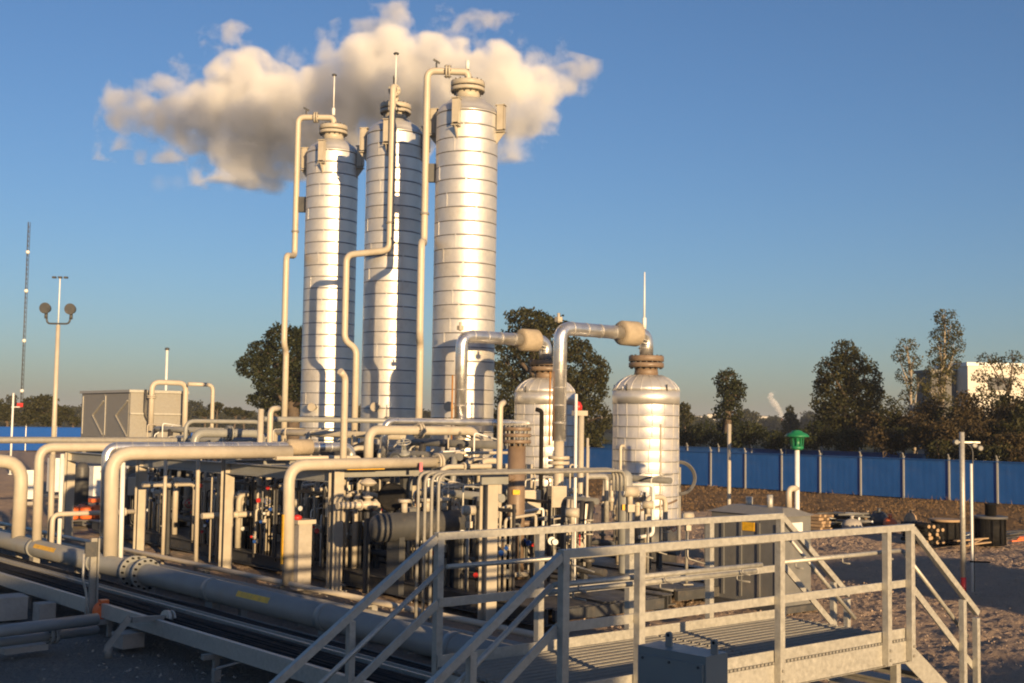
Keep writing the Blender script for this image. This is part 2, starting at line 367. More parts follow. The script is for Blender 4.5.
def crown_mesh(clumps, dens, size, seed, shell=.5):
    rr = random.Random(seed); b = MB()
    for (c, r) in clumps:
        n = int(dens * 13 * (r.x * r.y + r.y * r.z + r.x * r.z) / 3 * 4)
        ph = V(rr.uniform(0, 50), rr.uniform(0, 50), rr.uniform(0, 50))
        for _ in range(n):
            d = V(rr.gauss(0, 1), rr.gauss(0, 1), rr.gauss(0, 1)).normalized()
            rad = (1 - shell) * rr.random() ** .45 + shell * rr.uniform(.72, 1.0)
            rad *= 1 + .42 * noise.noise(d * 2.6 + ph)
            p = c + V(d.x * r.x, d.y * r.y, d.z * r.z) * rad
            if noise.noise(p * (1.5 / max(.6, (r.x + r.z) * .5)) + ph) < -.34: continue
            s = size * .68 * rr.uniform(.55, 1.35)
            a = V(rr.gauss(0, 1), rr.gauss(0, 1), rr.gauss(0, 1)).normalized(); e = a.orthogonal().normalized(); f = a.cross(e)
            b.add([p - e * s, p - f * s * .55, p + e * s, p + f * s * .55], [(0, 1, 2, 3)])
    return b
def tree(name, label, foot, clumps, dens, size, leaf, bark, tr, seed, group=None, cat='tree', fork=.35):
    root = thing(name, label, cat, foot, group); rr = random.Random(seed); b = MB(); foot = Vector(foot)
    top = max(clumps, key=lambda q: q[0].z)[0]; h = top.z - foot.z
    trunk = [foot - V(0, 0, .3)]
    for k in range(1, 6):
        f = k / 5; trunk.append(foot.lerp(top, f) + V(rr.uniform(-1, 1), rr.uniform(-1, 1), 0) * h * .018 * (1 if k < 5 else 0))
    b.tube(trunk, [tr * (1.25 - .2 * k) if k else tr * 1.5 for k in range(6)], 8)
    for (c, r) in clumps:
        f = min(.85, max(fork * .6, (c.z - foot.z) / h - .22)); s = foot.lerp(top, f); mid = s.lerp(c, .5) + V(0, 0, -.08 * (c - s).length)
        b.tube([s, mid, c], [tr * .5 * (1 - f * .5), tr * .3, tr * .12], 6)
        for _ in range(5):
            d = V(rr.gauss(0, 1), rr.gauss(0, 1), rr.gauss(.3, 1)).normalized(); e = c + V(d.x * r.x, d.y * r.y, d.z * r.z) * .9
            b.tube([mid.lerp(c, .6), c.lerp(e, .4) + V(0, 0, .1), e], [tr * .16, tr * .1, tr * .03], 5)
    build('trunk', b, bark, root)
    build('crown', crown_mesh(clumps, dens, size, seed + 1), leaf, root)
    return root
def clumps_px(lst, D, seed, deep=1.0, spread=.6):
    rr = random.Random(seed); out = []
    for q in lst:
        x, y, r = q[:3]; ry = q[3] if len(q) > 3 else r
        d = D + rr.uniform(-1, 1) * spread * r * D / LENS_PX * 2
        c = at(x, y, D=d); k = d / LENS_PX
        out.append((c, V(r * k * deep, r * k * deep, ry * k)))
    return out
def foot_px(x, D):
    p = at(x, 430, D=D); return V(p.x, p.y, -.05)
def ptree(name, label, x, D, lst, dens, size, leaf, bark, tr, seed, **kw): return tree(name, label, foot_px(x, D), clumps_px(lst, D, seed), dens, size, leaf, bark, tr, seed, **kw)
ptree('broadleaf_tree', 'dense dark tree with rounded clumps showing beside the most distant tower', 297, 88,
      [(285, 337, 21, 14), (308, 340, 20, 15), (262, 350, 15, 11), (252, 366, 17, 13), (277, 362, 22, 15), (300, 366, 24, 18), (272, 383, 20, 13), (300, 388, 26, 16), (262, 400, 16, 9), (285, 405, 24, 12), (325, 380, 24, 30), (318, 352, 18, 18)],
      26, .16, 'leaf_dark', 'bark', .5, 11)
ptree('broadleaf_tree', 'large dark tree rising behind the two squat vessels', 548, 80,
      [(528, 321, 24, 14), (552, 330, 20, 14), (510, 345, 18, 16), (540, 352, 26, 18), (575, 350, 20, 14), (592, 368, 18, 16), (510, 372, 20, 18), (552, 382, 32, 20), (588, 392, 22, 18), (600, 378, 9, 9), (515, 400, 22, 18), (560, 412, 34, 20), (592, 420, 22, 18), (530, 432, 26, 16), (502, 425, 16, 14), (575, 440, 30, 14)],
      28, .15, 'leaf_olive', 'bark', .5, 21)
ptree('ivy_clad_tree', 'narrow dark ivy clad tree standing alone behind the fence', 729, 78,
      [(727, 380, 13, 12), (731, 396, 15, 13), (728, 413, 16, 13), (731, 430, 17, 13), (729, 445, 19, 12), (738, 388, 9, 9)], 34, .13, 'leaf_dark', 'bark', .35, 31)
ptree('broadleaf_tree', 'broad round dark tree behind the middle of the blue fence', 848, 75,
      [(845, 352, 15, 13), (852, 366, 22, 15), (832, 370, 17, 14), (866, 378, 18, 14), (838, 388, 24, 16), (862, 396, 24, 16), (824, 404, 14, 14), (846, 412, 30, 16), (872, 412, 14, 14), (832, 428, 22, 14), (860, 432, 26, 16), (822, 385, 9, 12), (876, 392, 9, 9)], 26, .13, 'leaf_olive', 'bark', .32, 41)
ptree('birch_tree', 'slender loose birch with a pale trunk and thin top', 918, 70,
      [(907, 346, 12, 9), (898, 356, 8, 8), (912, 362, 13, 9), (905, 376, 11, 9), (918, 384, 14, 10), (908, 396, 10, 8), (914, 408, 12, 8)], 17, .10, 'leaf_birch', 'birch', .13, 51)
ptree('birch_tree', 'tall birch with a fuller crown and two pale stems', 938, 70,
      [(945, 318, 13, 10), (950, 331, 15, 11), (940, 338, 12, 11), (956, 346, 11, 10), (941, 354, 15, 11), (950, 362, 13, 10), (936, 370, 13, 10), (946, 378, 11, 9), (934, 390, 14, 12), (944, 404, 14, 12)], 22, .10, 'leaf_birch', 'birch', .15, 61)
ptree('young_tree', 'small thin crowned tree in front of the pale building', 990, 72,
      [(988, 360, 13, 8), (1000, 364, 11, 8), (1014, 357, 9, 7), (1016, 369, 10, 8), (982, 376, 11, 8), (996, 380, 10, 8), (1012, 384, 12, 9), (985, 392, 12, 9)], 13, .11, 'leaf_olive', 'bark', .13, 71)
ptree('conifer_tree', 'small pointed tree below the distant smoke plume', 791, 150,
      [(790, 410, 4, 5), (790, 417, 7, 6), (791, 425, 10, 7), (792, 433, 11, 6)], 18, .2, 'leaf_olive', 'bark', .2, 81)
ptree('young_tree', 'small distant tree just beyond the silver vessel', 685, 110,
      [(684, 408, 7, 6), (687, 418, 8, 7), (684, 430, 10, 8)], 18, .18, 'leaf_olive', 'bark', .2, 91)
sh = random.Random(8)
SHRUB = [(660, 434, 16, 12, 84), (690, 436, 20, 13, 78), (706, 432, 16, 14, 76), (752, 434, 22, 14, 72), (776, 440, 18, 12, 70), (800, 440, 20, 12, 68), (818, 434, 18, 16, 70), (845, 440, 24, 14, 68), (872, 428, 22, 20, 68),
         (890, 416, 18, 20, 67), (912, 428, 22, 20, 66), (930, 414, 18, 20, 68), (948, 428, 22, 22, 64), (966, 410, 20, 20, 66), (985, 428, 24, 22, 62), (1002, 408, 22, 20, 64), (1018, 426, 22, 24, 60), (1036, 410, 24, 26, 62), (900, 438, 22, 14, 62), (940, 442, 24, 14, 60), (980, 446, 24, 14, 58), (1015, 450, 26, 14, 56), (955, 436, 26, 20, 57), (990, 436, 28, 22, 56), (1022, 438, 28, 24, 55), (1000, 420, 26, 18, 60), (925, 436, 24, 18, 58), (1030, 420, 24, 20, 58), (885, 440, 24, 14, 60), (970, 420, 22, 16, 60), (1000, 454, 24, 12, 53), (1025, 456, 24, 12, 52), (975, 452, 22, 12, 54), (948, 450, 22, 12, 55), (1012, 444, 24, 16, 54)]
SL = ['low dark shrub behind the fence next to the ivy clad tree', 'brown leafed scrub behind the bright blue fence below the birches', 'olive green scrub behind the bright blue fence among browner bushes']
for i, (x, y, rx, ry, D) in enumerate(SHRUB):
    l = [(x + sh.uniform(-.6, .6) * rx, y + sh.uniform(-.4, .5) * ry, rx * sh.uniform(.35, .6), ry * sh.uniform(.4, .7)) for _ in range(6)] + [(x, y, rx * .8, ry * .9)]
    br = i >= 8
    ptree('shrub', SL[2 if br and i % 3 == 0 else br], x, D, l, 20, .11, ('leaf_brown' if i % 3 else 'leaf_olive') if br else 'leaf_dark', 'bark', .06, 100 + i * 3, cat='shrub', group=['dark shrubs behind the fence', 'brown scrub behind the bright fence', 'olive scrub behind the bright fence'][2 if br and i % 3 == 0 else br], fork=.1)
for i, (x, y, rx, ry) in enumerate([(8, 413, 14, 9), (40, 408, 16, 14), (62, 414, 13, 9), (26, 418, 14, 8), (52, 420, 16, 8), (-8, 410, 14, 12), (75, 421, 8, 5)]):
    l = [(x + sh.uniform(-.6, .6) * rx, y + sh.uniform(-.5, .4) * ry, rx * .55, ry * .6) for _ in range(5)] + [(x, y, rx * .8, ry * .9)]
    ptree('round_tree', 'low olive tree beyond the far fence by the lamp mast', x, 125, l, 14, .2, 'leaf_olive', 'bark', .2, 200 + i * 3, group='trees beyond the far fence')
for i, (x, y, rx, ry) in enumerate([(215, 408, 10, 6), (232, 412, 10, 5), (203, 413, 8, 4), (246, 414, 8, 4)]):
    l = [(x + sh.uniform(-.6, .6) * rx, y + sh.uniform(-.5, .4) * ry, rx * .55, ry * .6) for _ in range(4)] + [(x, y, rx * .8, ry * .9)]
    ptree('round_tree', 'faint small tree on the skyline beyond the air cooler', x, 170, l, 12, .25, 'leaf_olive', 'bark', .2, 240 + i * 3, group='faint skyline trees')
# far belt of woodland on the horizon: one mass
b = MB(); fr = random.Random(77); cl = []
for i in range(150):
    x = -160 + i * 9.2 + fr.uniform(-5, 5); D = fr.uniform(300, 420); p = at(x, 422 + .0146 * (x - 512), D=D)
    if 60 < x < 250 and fr.random() < .4: continue
    hh = fr.uniform(2.2, 4.2); cl.append((V(p.x, p.y, hh * .9), V(fr.uniform(2.5, 5), fr.uniform(2.5, 5), hh)))
o = build('treeline', crown_mesh(cl, 4.5, .5, 5, .6), 'leaf_olive', kind='stuff'); tag(o, 'low hazy woodland along the horizon', 'woodland')
# ------------------------------------------------------------------ far buildings
c0 = at(968, 395, D=112); root = thing('warehouse', 'pale sunlit building showing above the scrub and birches', 'building', (c0.x, c0.y, 0))
ax = V(math.cos(YAW + R(-8)), -math.sin(YAW + R(-8)), 0); ay = V(-ax.y, ax.x, 0)
def obox(b, o_, x0, x1, y0, y1, z0, z1):
    P = [o_ + ax * x + ay * y + V(0, 0, z) for z in (z0, z1) for (x, y) in ((x0, y0), (x1, y0), (x1, y1), (x0, y1))]
    return b.add(P, [(3, 2, 1, 0), (4, 5, 6, 7), (0, 1, 5, 4), (1, 2, 6, 5), (2, 3, 7, 6), (3, 0, 4, 7)])
zt = at(968, 366, D=112).z; B0 = V(c0.x, c0.y, 0)
build('wall', obox(MB(), B0, 0, 26, 0, 6, 0, zt), 'building', root)
build('roof_edge', obox(MB(), B0, -.15, 26.2, -.15, 6.2, zt + .002, zt + .35), 'white', root)
for i in range(6): build('window', obox(MB(), B0, 2 + i * 4, 4.4 + i * 4, -.06, .1, zt - 2.2, zt - 1.0), 'roofing', root)
build('door', obox(MB(), B0, 20.6, 23.4, -.05, .1, 0, 3.2), 'roofing', root)
r2 = thing('shed', 'dark shed adjoining the pale building behind the tall birch', 'building', (c0.x - 2, c0.y, 0))
build('wall', obox(MB(), B0, -2.6, -.1, 2, 5, 0, zt - .6), 'roofing', r2)
build('roof', obox(MB(), B0, -2.8, -.05, 1.8, 5.2, zt - .598, zt - .3), 'dgrey', r2)
# distant stack with steam
s0 = at(780, 428, D=900); root = thing('chimney', 'thin distant chimney stack trailing white steam', 'chimney', (s0.x, s0.y, 0))
st = at(781, 418, D=900).z
build('stack', MB().lathe((s0.x, s0.y, -1), (0, 0, 1), [(0, 1.9), (st * .7, 1.5), (st + 1, 1.3)], 12), 'white', root)
build('band', MB().lathe((s0.x, s0.y, st - 2), (0, 0, 1), [(0, 1.55), (1.6, 1.5)], 12), 'red', root)
fr = random.Random(3)
for i in range(16):
    x = fr.choice([610, 625, 640, 700, 715, 748, 758, 766, 773, 684, 668, 652, 590, 480, 190, 170]); D = fr.uniform(950, 1300); p = at(x + fr.uniform(-4, 4), 430, D=D); h = fr.uniform(6, 13); w = fr.uniform(4, 14)
    rt = thing('distant_block', 'tiny hazy building on the far skyline', 'building', (p.x, p.y, 0), 'distant skyline buildings')
    bb = MB().box((p.x, p.y, h / 2 - .5), (w, w, h + 1), YAW); build('wall', bb, 'building', rt)
    build('roof', MB().box((p.x, p.y, h + .4), (w * 1.04, w * 1.04, .8), YAW), 'roofing', rt)
# ------------------------------------------------------------------ clouds (real lit volumes)
def vol_mat(name, dens, scale, thr, soft, color=(1, 1, 1), detail=6, amp=1.9):
    m = bpy.data.materials.new(name); m.use_nodes = True; t = m.node_tree; t.nodes.clear(); L = t.links.new; N = t.nodes.new
    out = N('ShaderNodeOutputMaterial'); pv = N('ShaderNodeVolumePrincipled'); pv.inputs['Color'].default_value = (*color, 1); pv.inputs['Anisotropy'].default_value = .0
    at_ = N('ShaderNodeAttribute'); at_.attribute_name = 'density'
    tc = N('ShaderNodeTexCoord'); n = N('ShaderNodeTexNoise'); n.inputs['Scale'].default_value = scale; n.inputs['Detail'].default_value = detail; n.inputs['Roughness'].default_value = .58; L(tc.outputs['Object'], n.inputs['Vector'])
    # density = smoothstep(grid + (noise-.5)*k)
    a = N('ShaderNodeMath'); a.operation = 'MULTIPLY_ADD'; L(n.outputs[0], a.inputs[0]); a.inputs[1].default_value = amp; a.inputs[2].default_value = -amp / 2
    s = N('ShaderNodeMath'); s.operation = 'ADD'; L(at_.outputs['Fac'], s.inputs[0]); L(a.outputs[0], s.inputs[1])
    r = N('ShaderNodeMapRange'); r.inputs[1].default_value = thr; r.inputs[2].default_value = thr + soft; r.inputs[3].default_value = 0; r.inputs[4].default_value = dens; L(s.outputs[0], r.inputs[0])
    L(r.outputs[0], pv.inputs['Density']); pv.inputs['Density Attribute'].default_value = ''
    L(pv.outputs[0], out.inputs['Volume']); m.cycles.volume_step_rate = 1.0 if hasattr(m.cycles, 'volume_step_rate') else 1
    return m
def to_volume(o, m, vox, band):
    ng = bpy.data.node_groups.new(o.name, 'GeometryNodeTree'); ng.interface.new_socket('Geometry', in_out='INPUT', socket_type='NodeSocketGeometry'); ng.interface.new_socket('Geometry', in_out='OUTPUT', socket_type='NodeSocketGeometry')
    gi = ng.nodes.new('NodeGroupInput'); go = ng.nodes.new('NodeGroupOutput'); mv = ng.nodes.new('GeometryNodeMeshToVolume'); sm = ng.nodes.new('GeometryNodeSetMaterial')
    mv.resolution_mode = 'VOXEL_SIZE'; mv.inputs['Voxel Size'].default_value = vox; mv.inputs['Interior Band Width'].default_value = band; mv.inputs['Density'].default_value = 1
    sm.inputs['Material'].default_value = m
    ng.links.new(gi.outputs[0], mv.inputs['Mesh']); ng.links.new(mv.outputs[0], sm.inputs[0]); ng.links.new(sm.outputs[0], go.inputs[0])
    md = o.modifiers.new('volume', 'NODES'); md.node_group = ng
def cloud(name, label, puffs, D, m, vox, band, cat='cloud', seed=1):
    rr = random.Random(seed); b = MB(); k = D / LENS_PX
    ctr = at(puffs[0][0], puffs[0][1], D=D)
    for (x, y, r, dz) in puffs:
        c = at(x, y, D=D) + V(math.sin(YAW), math.cos(YAW), 0) * dz * k
        b.ball(c, r * k, 16, 10, (1, 1, .92))
    o = build(name, b, m, None, ctr, kind='stuff'); tag(o, label, cat)
    to_volume(o, m, vox * k, band * k)
    return o
KC = 1500 / LENS_PX
M['cloud'] = vol_mat('cumulus', .10, .015, .04, .45, amp=1.5)
cloud('cloud', 'cumulus cloud with cream top and grey underside behind the towers',
      [(264, 109, 49, 0), (235, 81, 36, -5), (209, 105, 36, 10), (252, 69, 28, 0), (175, 115, 33, 20), (146, 117, 26, 10), (124, 120, 19, 10), (277, 85, 28, -8), (291, 127, 43, 10), (252, 137, 36, 20), (214, 129, 30, 20), (296, 153, 33, 15), (330, 127, 43, 25), (311, 85, 24, 0), (330, 77, 21, 10), (364, 59, 33, 0), (393, 53, 30, -8), (359, 92, 41, 20), (398, 87, 47, 10), (427, 59, 33, -5), (461, 65, 34, 0), (493, 67, 34, 0), (437, 102, 43, 15), (476, 102, 41, 5), (509, 89, 34, 0), (539, 87, 26, 0), (558, 87, 16, 0), (514, 115, 26, 10), (529, 125, 15, 8), (345, 47, 15, 0), (330, 157, 28, 30), (476, 135, 21, 20), (398, 127, 43, 30), (115, 119, 15, 10), (228, 147, 28, 20), (272, 157, 24, 15), (189, 132, 24, 15), (568, 87, 13, 0), (543, 95, 19, 5)],
      1500, 'cloud' and M['cloud'], 3.2, 20)
# unseen cloud bank added behind the camera to shade the underside of the cumulus
bank = []
for (x, y, r) in [(112, 118, 12), (140, 122, 16), (170, 128, 20), (205, 136, 22), (240, 146, 24), (270, 152, 26), (300, 152, 28), (330, 145, 26), (318, 112, 26), (316, 88, 17), (345, 96, 20), (366, 112, 24), (400, 124, 22), (430, 118, 18), (460, 124, 16), (490, 126, 14), (330, 70, 12), (160, 112, 16), (190, 118, 18), (225, 126, 20), (258, 134, 22), (285, 128, 20), (120, 110, 10), (420, 104, 18), (380, 92, 18), (470, 112, 14), (345, 78, 14)]: bank.append((x, y, r))
k_ = 1500 / LENS_PX; b = MB(); c0_ = at(300, 140, D=1500) - ld * 1900
for (x, y, r) in bank: b.ball(at(x, y, D=1500) - ld * 1900, r * k_, 14, 9)
M['bank'] = vol_mat('shade_cloud_bank', .05, .015, .0, .5, amp=1.0)
o = build('cloud', b, M['bank'], None, c0_, kind='stuff'); tag(o, 'unseen cloud bank added to shade the underside of the cumulus', 'cloud'); to_volume(o, M['bank'], 6, 14)
M['wisp'] = vol_mat('thin_cloud', .006, .02, .3, .6)
cloud('cloud', 'faint grey wisp of cloud low beside the big cumulus', [(160, 182, 14, 0), (178, 183, 12, 0), (196, 185, 10, 0), (230, 186, 12, 0), (248, 187, 12, 0)], 1500, M['wisp'], 3, 10, seed=2)
M['steam'] = vol_mat('steam', .5, .05, .1, .4)
cloud('steam', 'white steam plume drifting from the distant chimney', [(781, 415, 3.2, 0), (780, 412, 3.6, 0), (778, 409, 4.2, 0), (776, 406, 4.4, 0), (774, 403.5, 4.4, 0), (772, 401, 4.2, 0), (770, 398, 3.6, 0), (771, 395, 3.2, 0)], 900, M['steam'], .6, 2.5, 'steam', 3)
# ------------------------------------------------------------------ unseen office added behind the camera to shade the foreground
def shed(name, label, x0, x1, y0, y1, h, cat='building'):
    rt = thing(name, label, cat, ((x0 + x1) / 2, (y0 + y1) / 2, 0))
    build('wall', MB().box(((x0 + x1) / 2, (y0 + y1) / 2, h / 2 - .1), (x1 - x0, y1 - y0, h + .2)), 'building', rt)
    build('roof', MB().box(((x0 + x1) / 2, (y0 + y1) / 2, h + .06), (x1 - x0 + .2, y1 - y0 + .2, .12)), 'roofing', rt)
    for i in range(4):
        x = x0 + (x1 - x0) * (i + .5) / 4; build('window', MB().box((x, y1, h * .55), (1.2, .06, .9)), 'roofing', rt)
    return rt
shed('shade_caster_office', 'unseen pale office added to shade the foreground by the pipe rack', -18, 1.5, -11.5, -9, 4.2)
# ------------------------------------------------------------------ towers
def flange(b, c, axis, r, th=.05, n=24, bolts=0):
    d = Vector(axis).normalized(); c = Vector(c)
    b.lathe(c - d * th / 2, d, [(0, r * .97), (.004, r), (th - .004, r), (th, r * .97)], n)
    return b
def bolt_ring(c, axis, r, n, s=.02, l=.16):
    b = MB(); d = Vector(axis).normalized(); x, y = frame(d); c = Vector(c)
    for k in range(n):
        t = 2 * math.pi * k / n; p = c + (x * math.cos(t) + y * math.sin(t)) * r; b.cyl(p - d * l / 2, p + d * l / 2, s, 6)
    return b
def band_mesh(r, h, n=48, m='alum', seam=0.):
    "one jacket band: a ring with a small bead at the lower edge, lapped seam"
    b = MB(); pr = [(0, r + .003), (.004, r + .007), (.012, r + .007), (.017, r + .001), (.02, r), (.045, r), (h - .04, r), (h - .015, r), (h - .0149, r - .006)]
    b.lathe((0, 0, 0), (0, 0, 1), pr, n); b.f = b.f[:-2]; b.sm = b.sm[:-2]
    b.bar((r + .004, 0, .01), (r + .004, 0, h), .03, .006)
    me = bpy.data.meshes.new('jacket_band'); me.from_pydata(b.v, [], b.f); me.polygons.foreach_set('use_smooth', b.sm); me.materials.append(M[m]); me.update()
    return me
TR = .755
BH = .335
bandA = [band_mesh(TR, BH, m='alum'), band_mesh(TR, BH, m='alum2')]
rt_ = random.Random(12)
def tower(label, c, ztop, riser, rod_h, lug_rot):
    c = V(c[0], c[1], 0); root = thing('absorber_tower', label, 'tower', c)
    z0 = 1.15; zc = ztop - .42; n = int((zc - z0) / BH); z0 = zc - n * BH
    build('skirt', MB().lathe(c + V(0, 0, -.05), (0, 0, 1), [(0, .82), (.06, .82), (.061, .72), (z0 + .08, .72)], 40), 'beige2', root)
    build('inner_shell', MB().lathe(c + V(0, 0, z0), (0, 0, 1), [(0, TR - .012), (n * BH, TR - .012)], 40), 'iron', root)
    for i in range(n):
        panel_obj('jacket_band', bandA[1 if rt_.random() < .3 else 0], c + V(0, 0, z0 + i * BH), root, R(200) + rt_.uniform(-.5, .5) + (i % 2) * .6)
    build('dome', MB().lathe(c + V(0, 0, zc), (0, 0, 1), [(0, TR + .012), (.03, TR + .012), (.035, TR), (.12, TR - .03), (.24, TR - .12), (.34, TR - .27), (.4, .42), (.44, .30)], 48), 'alum', root)
    nk = build('manway_neck', MB().lathe(c + V(0, 0, zc + .38), (0, 0, 1), [(0, .3), (.30, .3)], 28), 'beige2', root)
    fb = MB(); flange(fb, c + V(0, 0, zc + .66), (0, 0, 1), .42, .09, 32); build('manway_flange', fb, 'beige2', root)
    fb = MB(); flange(fb, c + V(0, 0, zc + .80), (0, 0, 1), .42, .13, 32); cv = build('manway_cover', fb, 'beige2', root)
    build('bolt_ring', bolt_ring(c + V(0, 0, zc + .74), (0, 0, 1), .375, 16, .018, .32), 'dgrey', root)
    for k in range(4):
        a = lug_rot + k * math.pi / 2; d = V(math.cos(a), math.sin(a), 0); q = c + d * (TR + .10) + V(0, 0, zc - .1); tq = V(-d.y, d.x, 0); b = MB()
        for s in (-1, 1): b.bar(q + tq * .1 * s - d * .06 + V(0, 0, -.28), q + tq * .1 * s - d * .06 + V(0, 0, .34), .2, .02) if False else b.box(q + tq * .075 * s + V(0, 0, .02), (.16, .02, .6), a)
        b.box(q + d * .1 + V(0, 0, .02), (.02, .15, .56), a); b.box(q + V(0, 0, .332), (.24, .2, .022), a); b.box(q + V(0, 0, -.322), (.24, .18, .022), a)
        b.add([q + tq * .012 + d * .12 + V(0, 0, -.335), q + tq * .012 - d * .1 + V(0, 0, -.335), q + tq * .012 - d * .1 + V(0, 0, -.62), q - tq * .012 + d * .12 + V(0, 0, -.335), q - tq * .012 - d * .1 + V(0, 0, -.335), q - tq * .012 - d * .1 + V(0, 0, -.62)], [(0, 1, 2), (5, 4, 3), (0, 3, 4, 1), (1, 4, 5, 2), (2, 5, 3, 0)])
        build('lifting_lug', b, 'beige2', root)
    zt = zc + .86
    # top nozzle, overhead line and riser, one spool
    rb = MB(); hz = zt + .26; d = (riser[0] - c); d.z = 0; L = d.length; d.normalize()
    pts = [c + V(0, 0, zt - .02), V(c.x, c.y, hz), V(riser[0].x, riser[0].y, hz)]
    for q in riser[1:]: pts.append(q)
    pr = build('riser_pipe', rb.pipe(pts, .085, .2, 16), 'beige', root)
    fb = MB(); fc = c + d * L * .5 + V(0, 0, hz)
    flange(fb, fc - d * .035, d, .165, .045, 20); flange(fb, fc + d * .035, d, .165, .045, 20); build('pipe_flange', fb, 'beige2', root)
    build('bolt_ring', bolt_ring(fc, d, .135, 8, .012, .17), 'dgrey', root)
    sb = MB(); sb.bar(c + d * L * .78 + V(0, 0, hz + .08), c + d * L * .78 + V(0, 0, hz + .27), .03, .03); sb.bar(c + d * L * .86 + V(0, 0, hz + .29), c + d * L * .7 + V(0, 0, hz + .2), .025, .05); build('vent_valve', sb, 'dgrey', root)
    gb = MB(); gb.cyl((riser[0].x, riser[0].y, riser[1].z + .7), (riser[0].x, riser[0].y, riser[1].z + .75), .11, 14); build('pipe_clamp', gb, 'galv_dull', root)
    tp = riser[0]; e = V(c.x - tp.x, c.y - tp.y, 0)
    for fz in (.78, .45):
        z = hz * fz; ps = V(tp.x, tp.y, z) if fz > .6 else None
        if ps is not None:
            u = e.normalized(); build('pipe_bracket', MB().bar(ps + u * .08, ps + u * (e.length - TR + .02), .12, .45), 'dgrey', root)
    # lightning rod
    rd = MB(); q = c + V(.02, .06, hz + .08); rd.cyl(q, q + V(0, 0, .22), .05, 10); rd.tube([q + V(0, 0, .2), q + V(0, 0, .2 + rod_h)], .02, 8); build('lightning_rod', rd, 'white', root)
    if rod_h > .3: build('rod_tip', MB().lathe(q + V(0, 0, .2 + rod_h), (0, 0, 1), [(0, .07), (.03, .08), (.06, .03)], 10), 'dgrey', root)
    for k, (a, z) in enumerate(((R(232), 2.6), (R(250), 2.1), (R(215), 3.3))):
        d2 = V(math.cos(a), math.sin(a), 0); b = MB(); p = c + d2 * (TR - .02) + V(0, 0, z); b.cyl(p, p + d2 * .28, .06, 12); flange(b, p + d2 * .28, d2, .12, .05, 16); build('nozzle', b, 'beige2', root)
    return root
def axis_at(x, y, D): p = at(x, y, D=D); return V(p.x, p.y, 0)
def ztop_at(x, y, c):
    "height where the line of sight at a photo position passes the tower axis"
    D = c.x * math.sin(YAW) + c.y * math.cos(YAW); return at(x, y, D=D).z
T3 = axis_at(463.7, 330, 29); T2 = axis_at(390.9, 330, 32.1); T1 = axis_at(328.5, 330, 35)
near = V(-math.sin(YAW), -math.cos(YAW), 0); left = V(-math.cos(YAW), math.sin(YAW), 0)
def rz_pt(p, z): return V(p.x, p.y, z)
def mk_riser(pix, Ds):
    out = []
    for (x, y), D in zip(pix, Ds): out.append(at(x, y, D=D))
    return out
z3 = ztop_at(466, 100, T3); z2 = ztop_at(392, 121, T2); z1 = ztop_at(331, 141, T1)
def riser_for(c, off_top, off_low, zj, zk):
    a = c + off_top; l = c + off_low
    return [rz_pt(a, 0), rz_pt(a, zj + .06), rz_pt(l, zj - .06), rz_pt(l, zk + .05), rz_pt(a.lerp(l, .72), zk - .15), rz_pt(a.lerp(l, .72), 1.3)]
tower('silver clad tower beside the squat vessels, the one closest to them', T3, z3, riser_for(T3, left * 1.0 + near * .05, left * .98 + near * 1.1, at(423, 246, D=29).z, at(421, 338, D=28).z), .02, R(215))
tower('silver clad tower standing between the other two towers', T2, z2, riser_for(T2, near * 1.0 + left * -.02, near * .85 + left * 1.12, at(392, 252, D=31).z, at(350, 342, D=31).z), .88, R(222))
tower('silver clad tower farthest from the squat vessels, against the dark tree', T1, z1, riser_for(T1, left * 1.05, left * 1.1 + near * 1.0, at(295, 258, D=35).z, at(287, 346, D=34).z), 1.0, R(218))
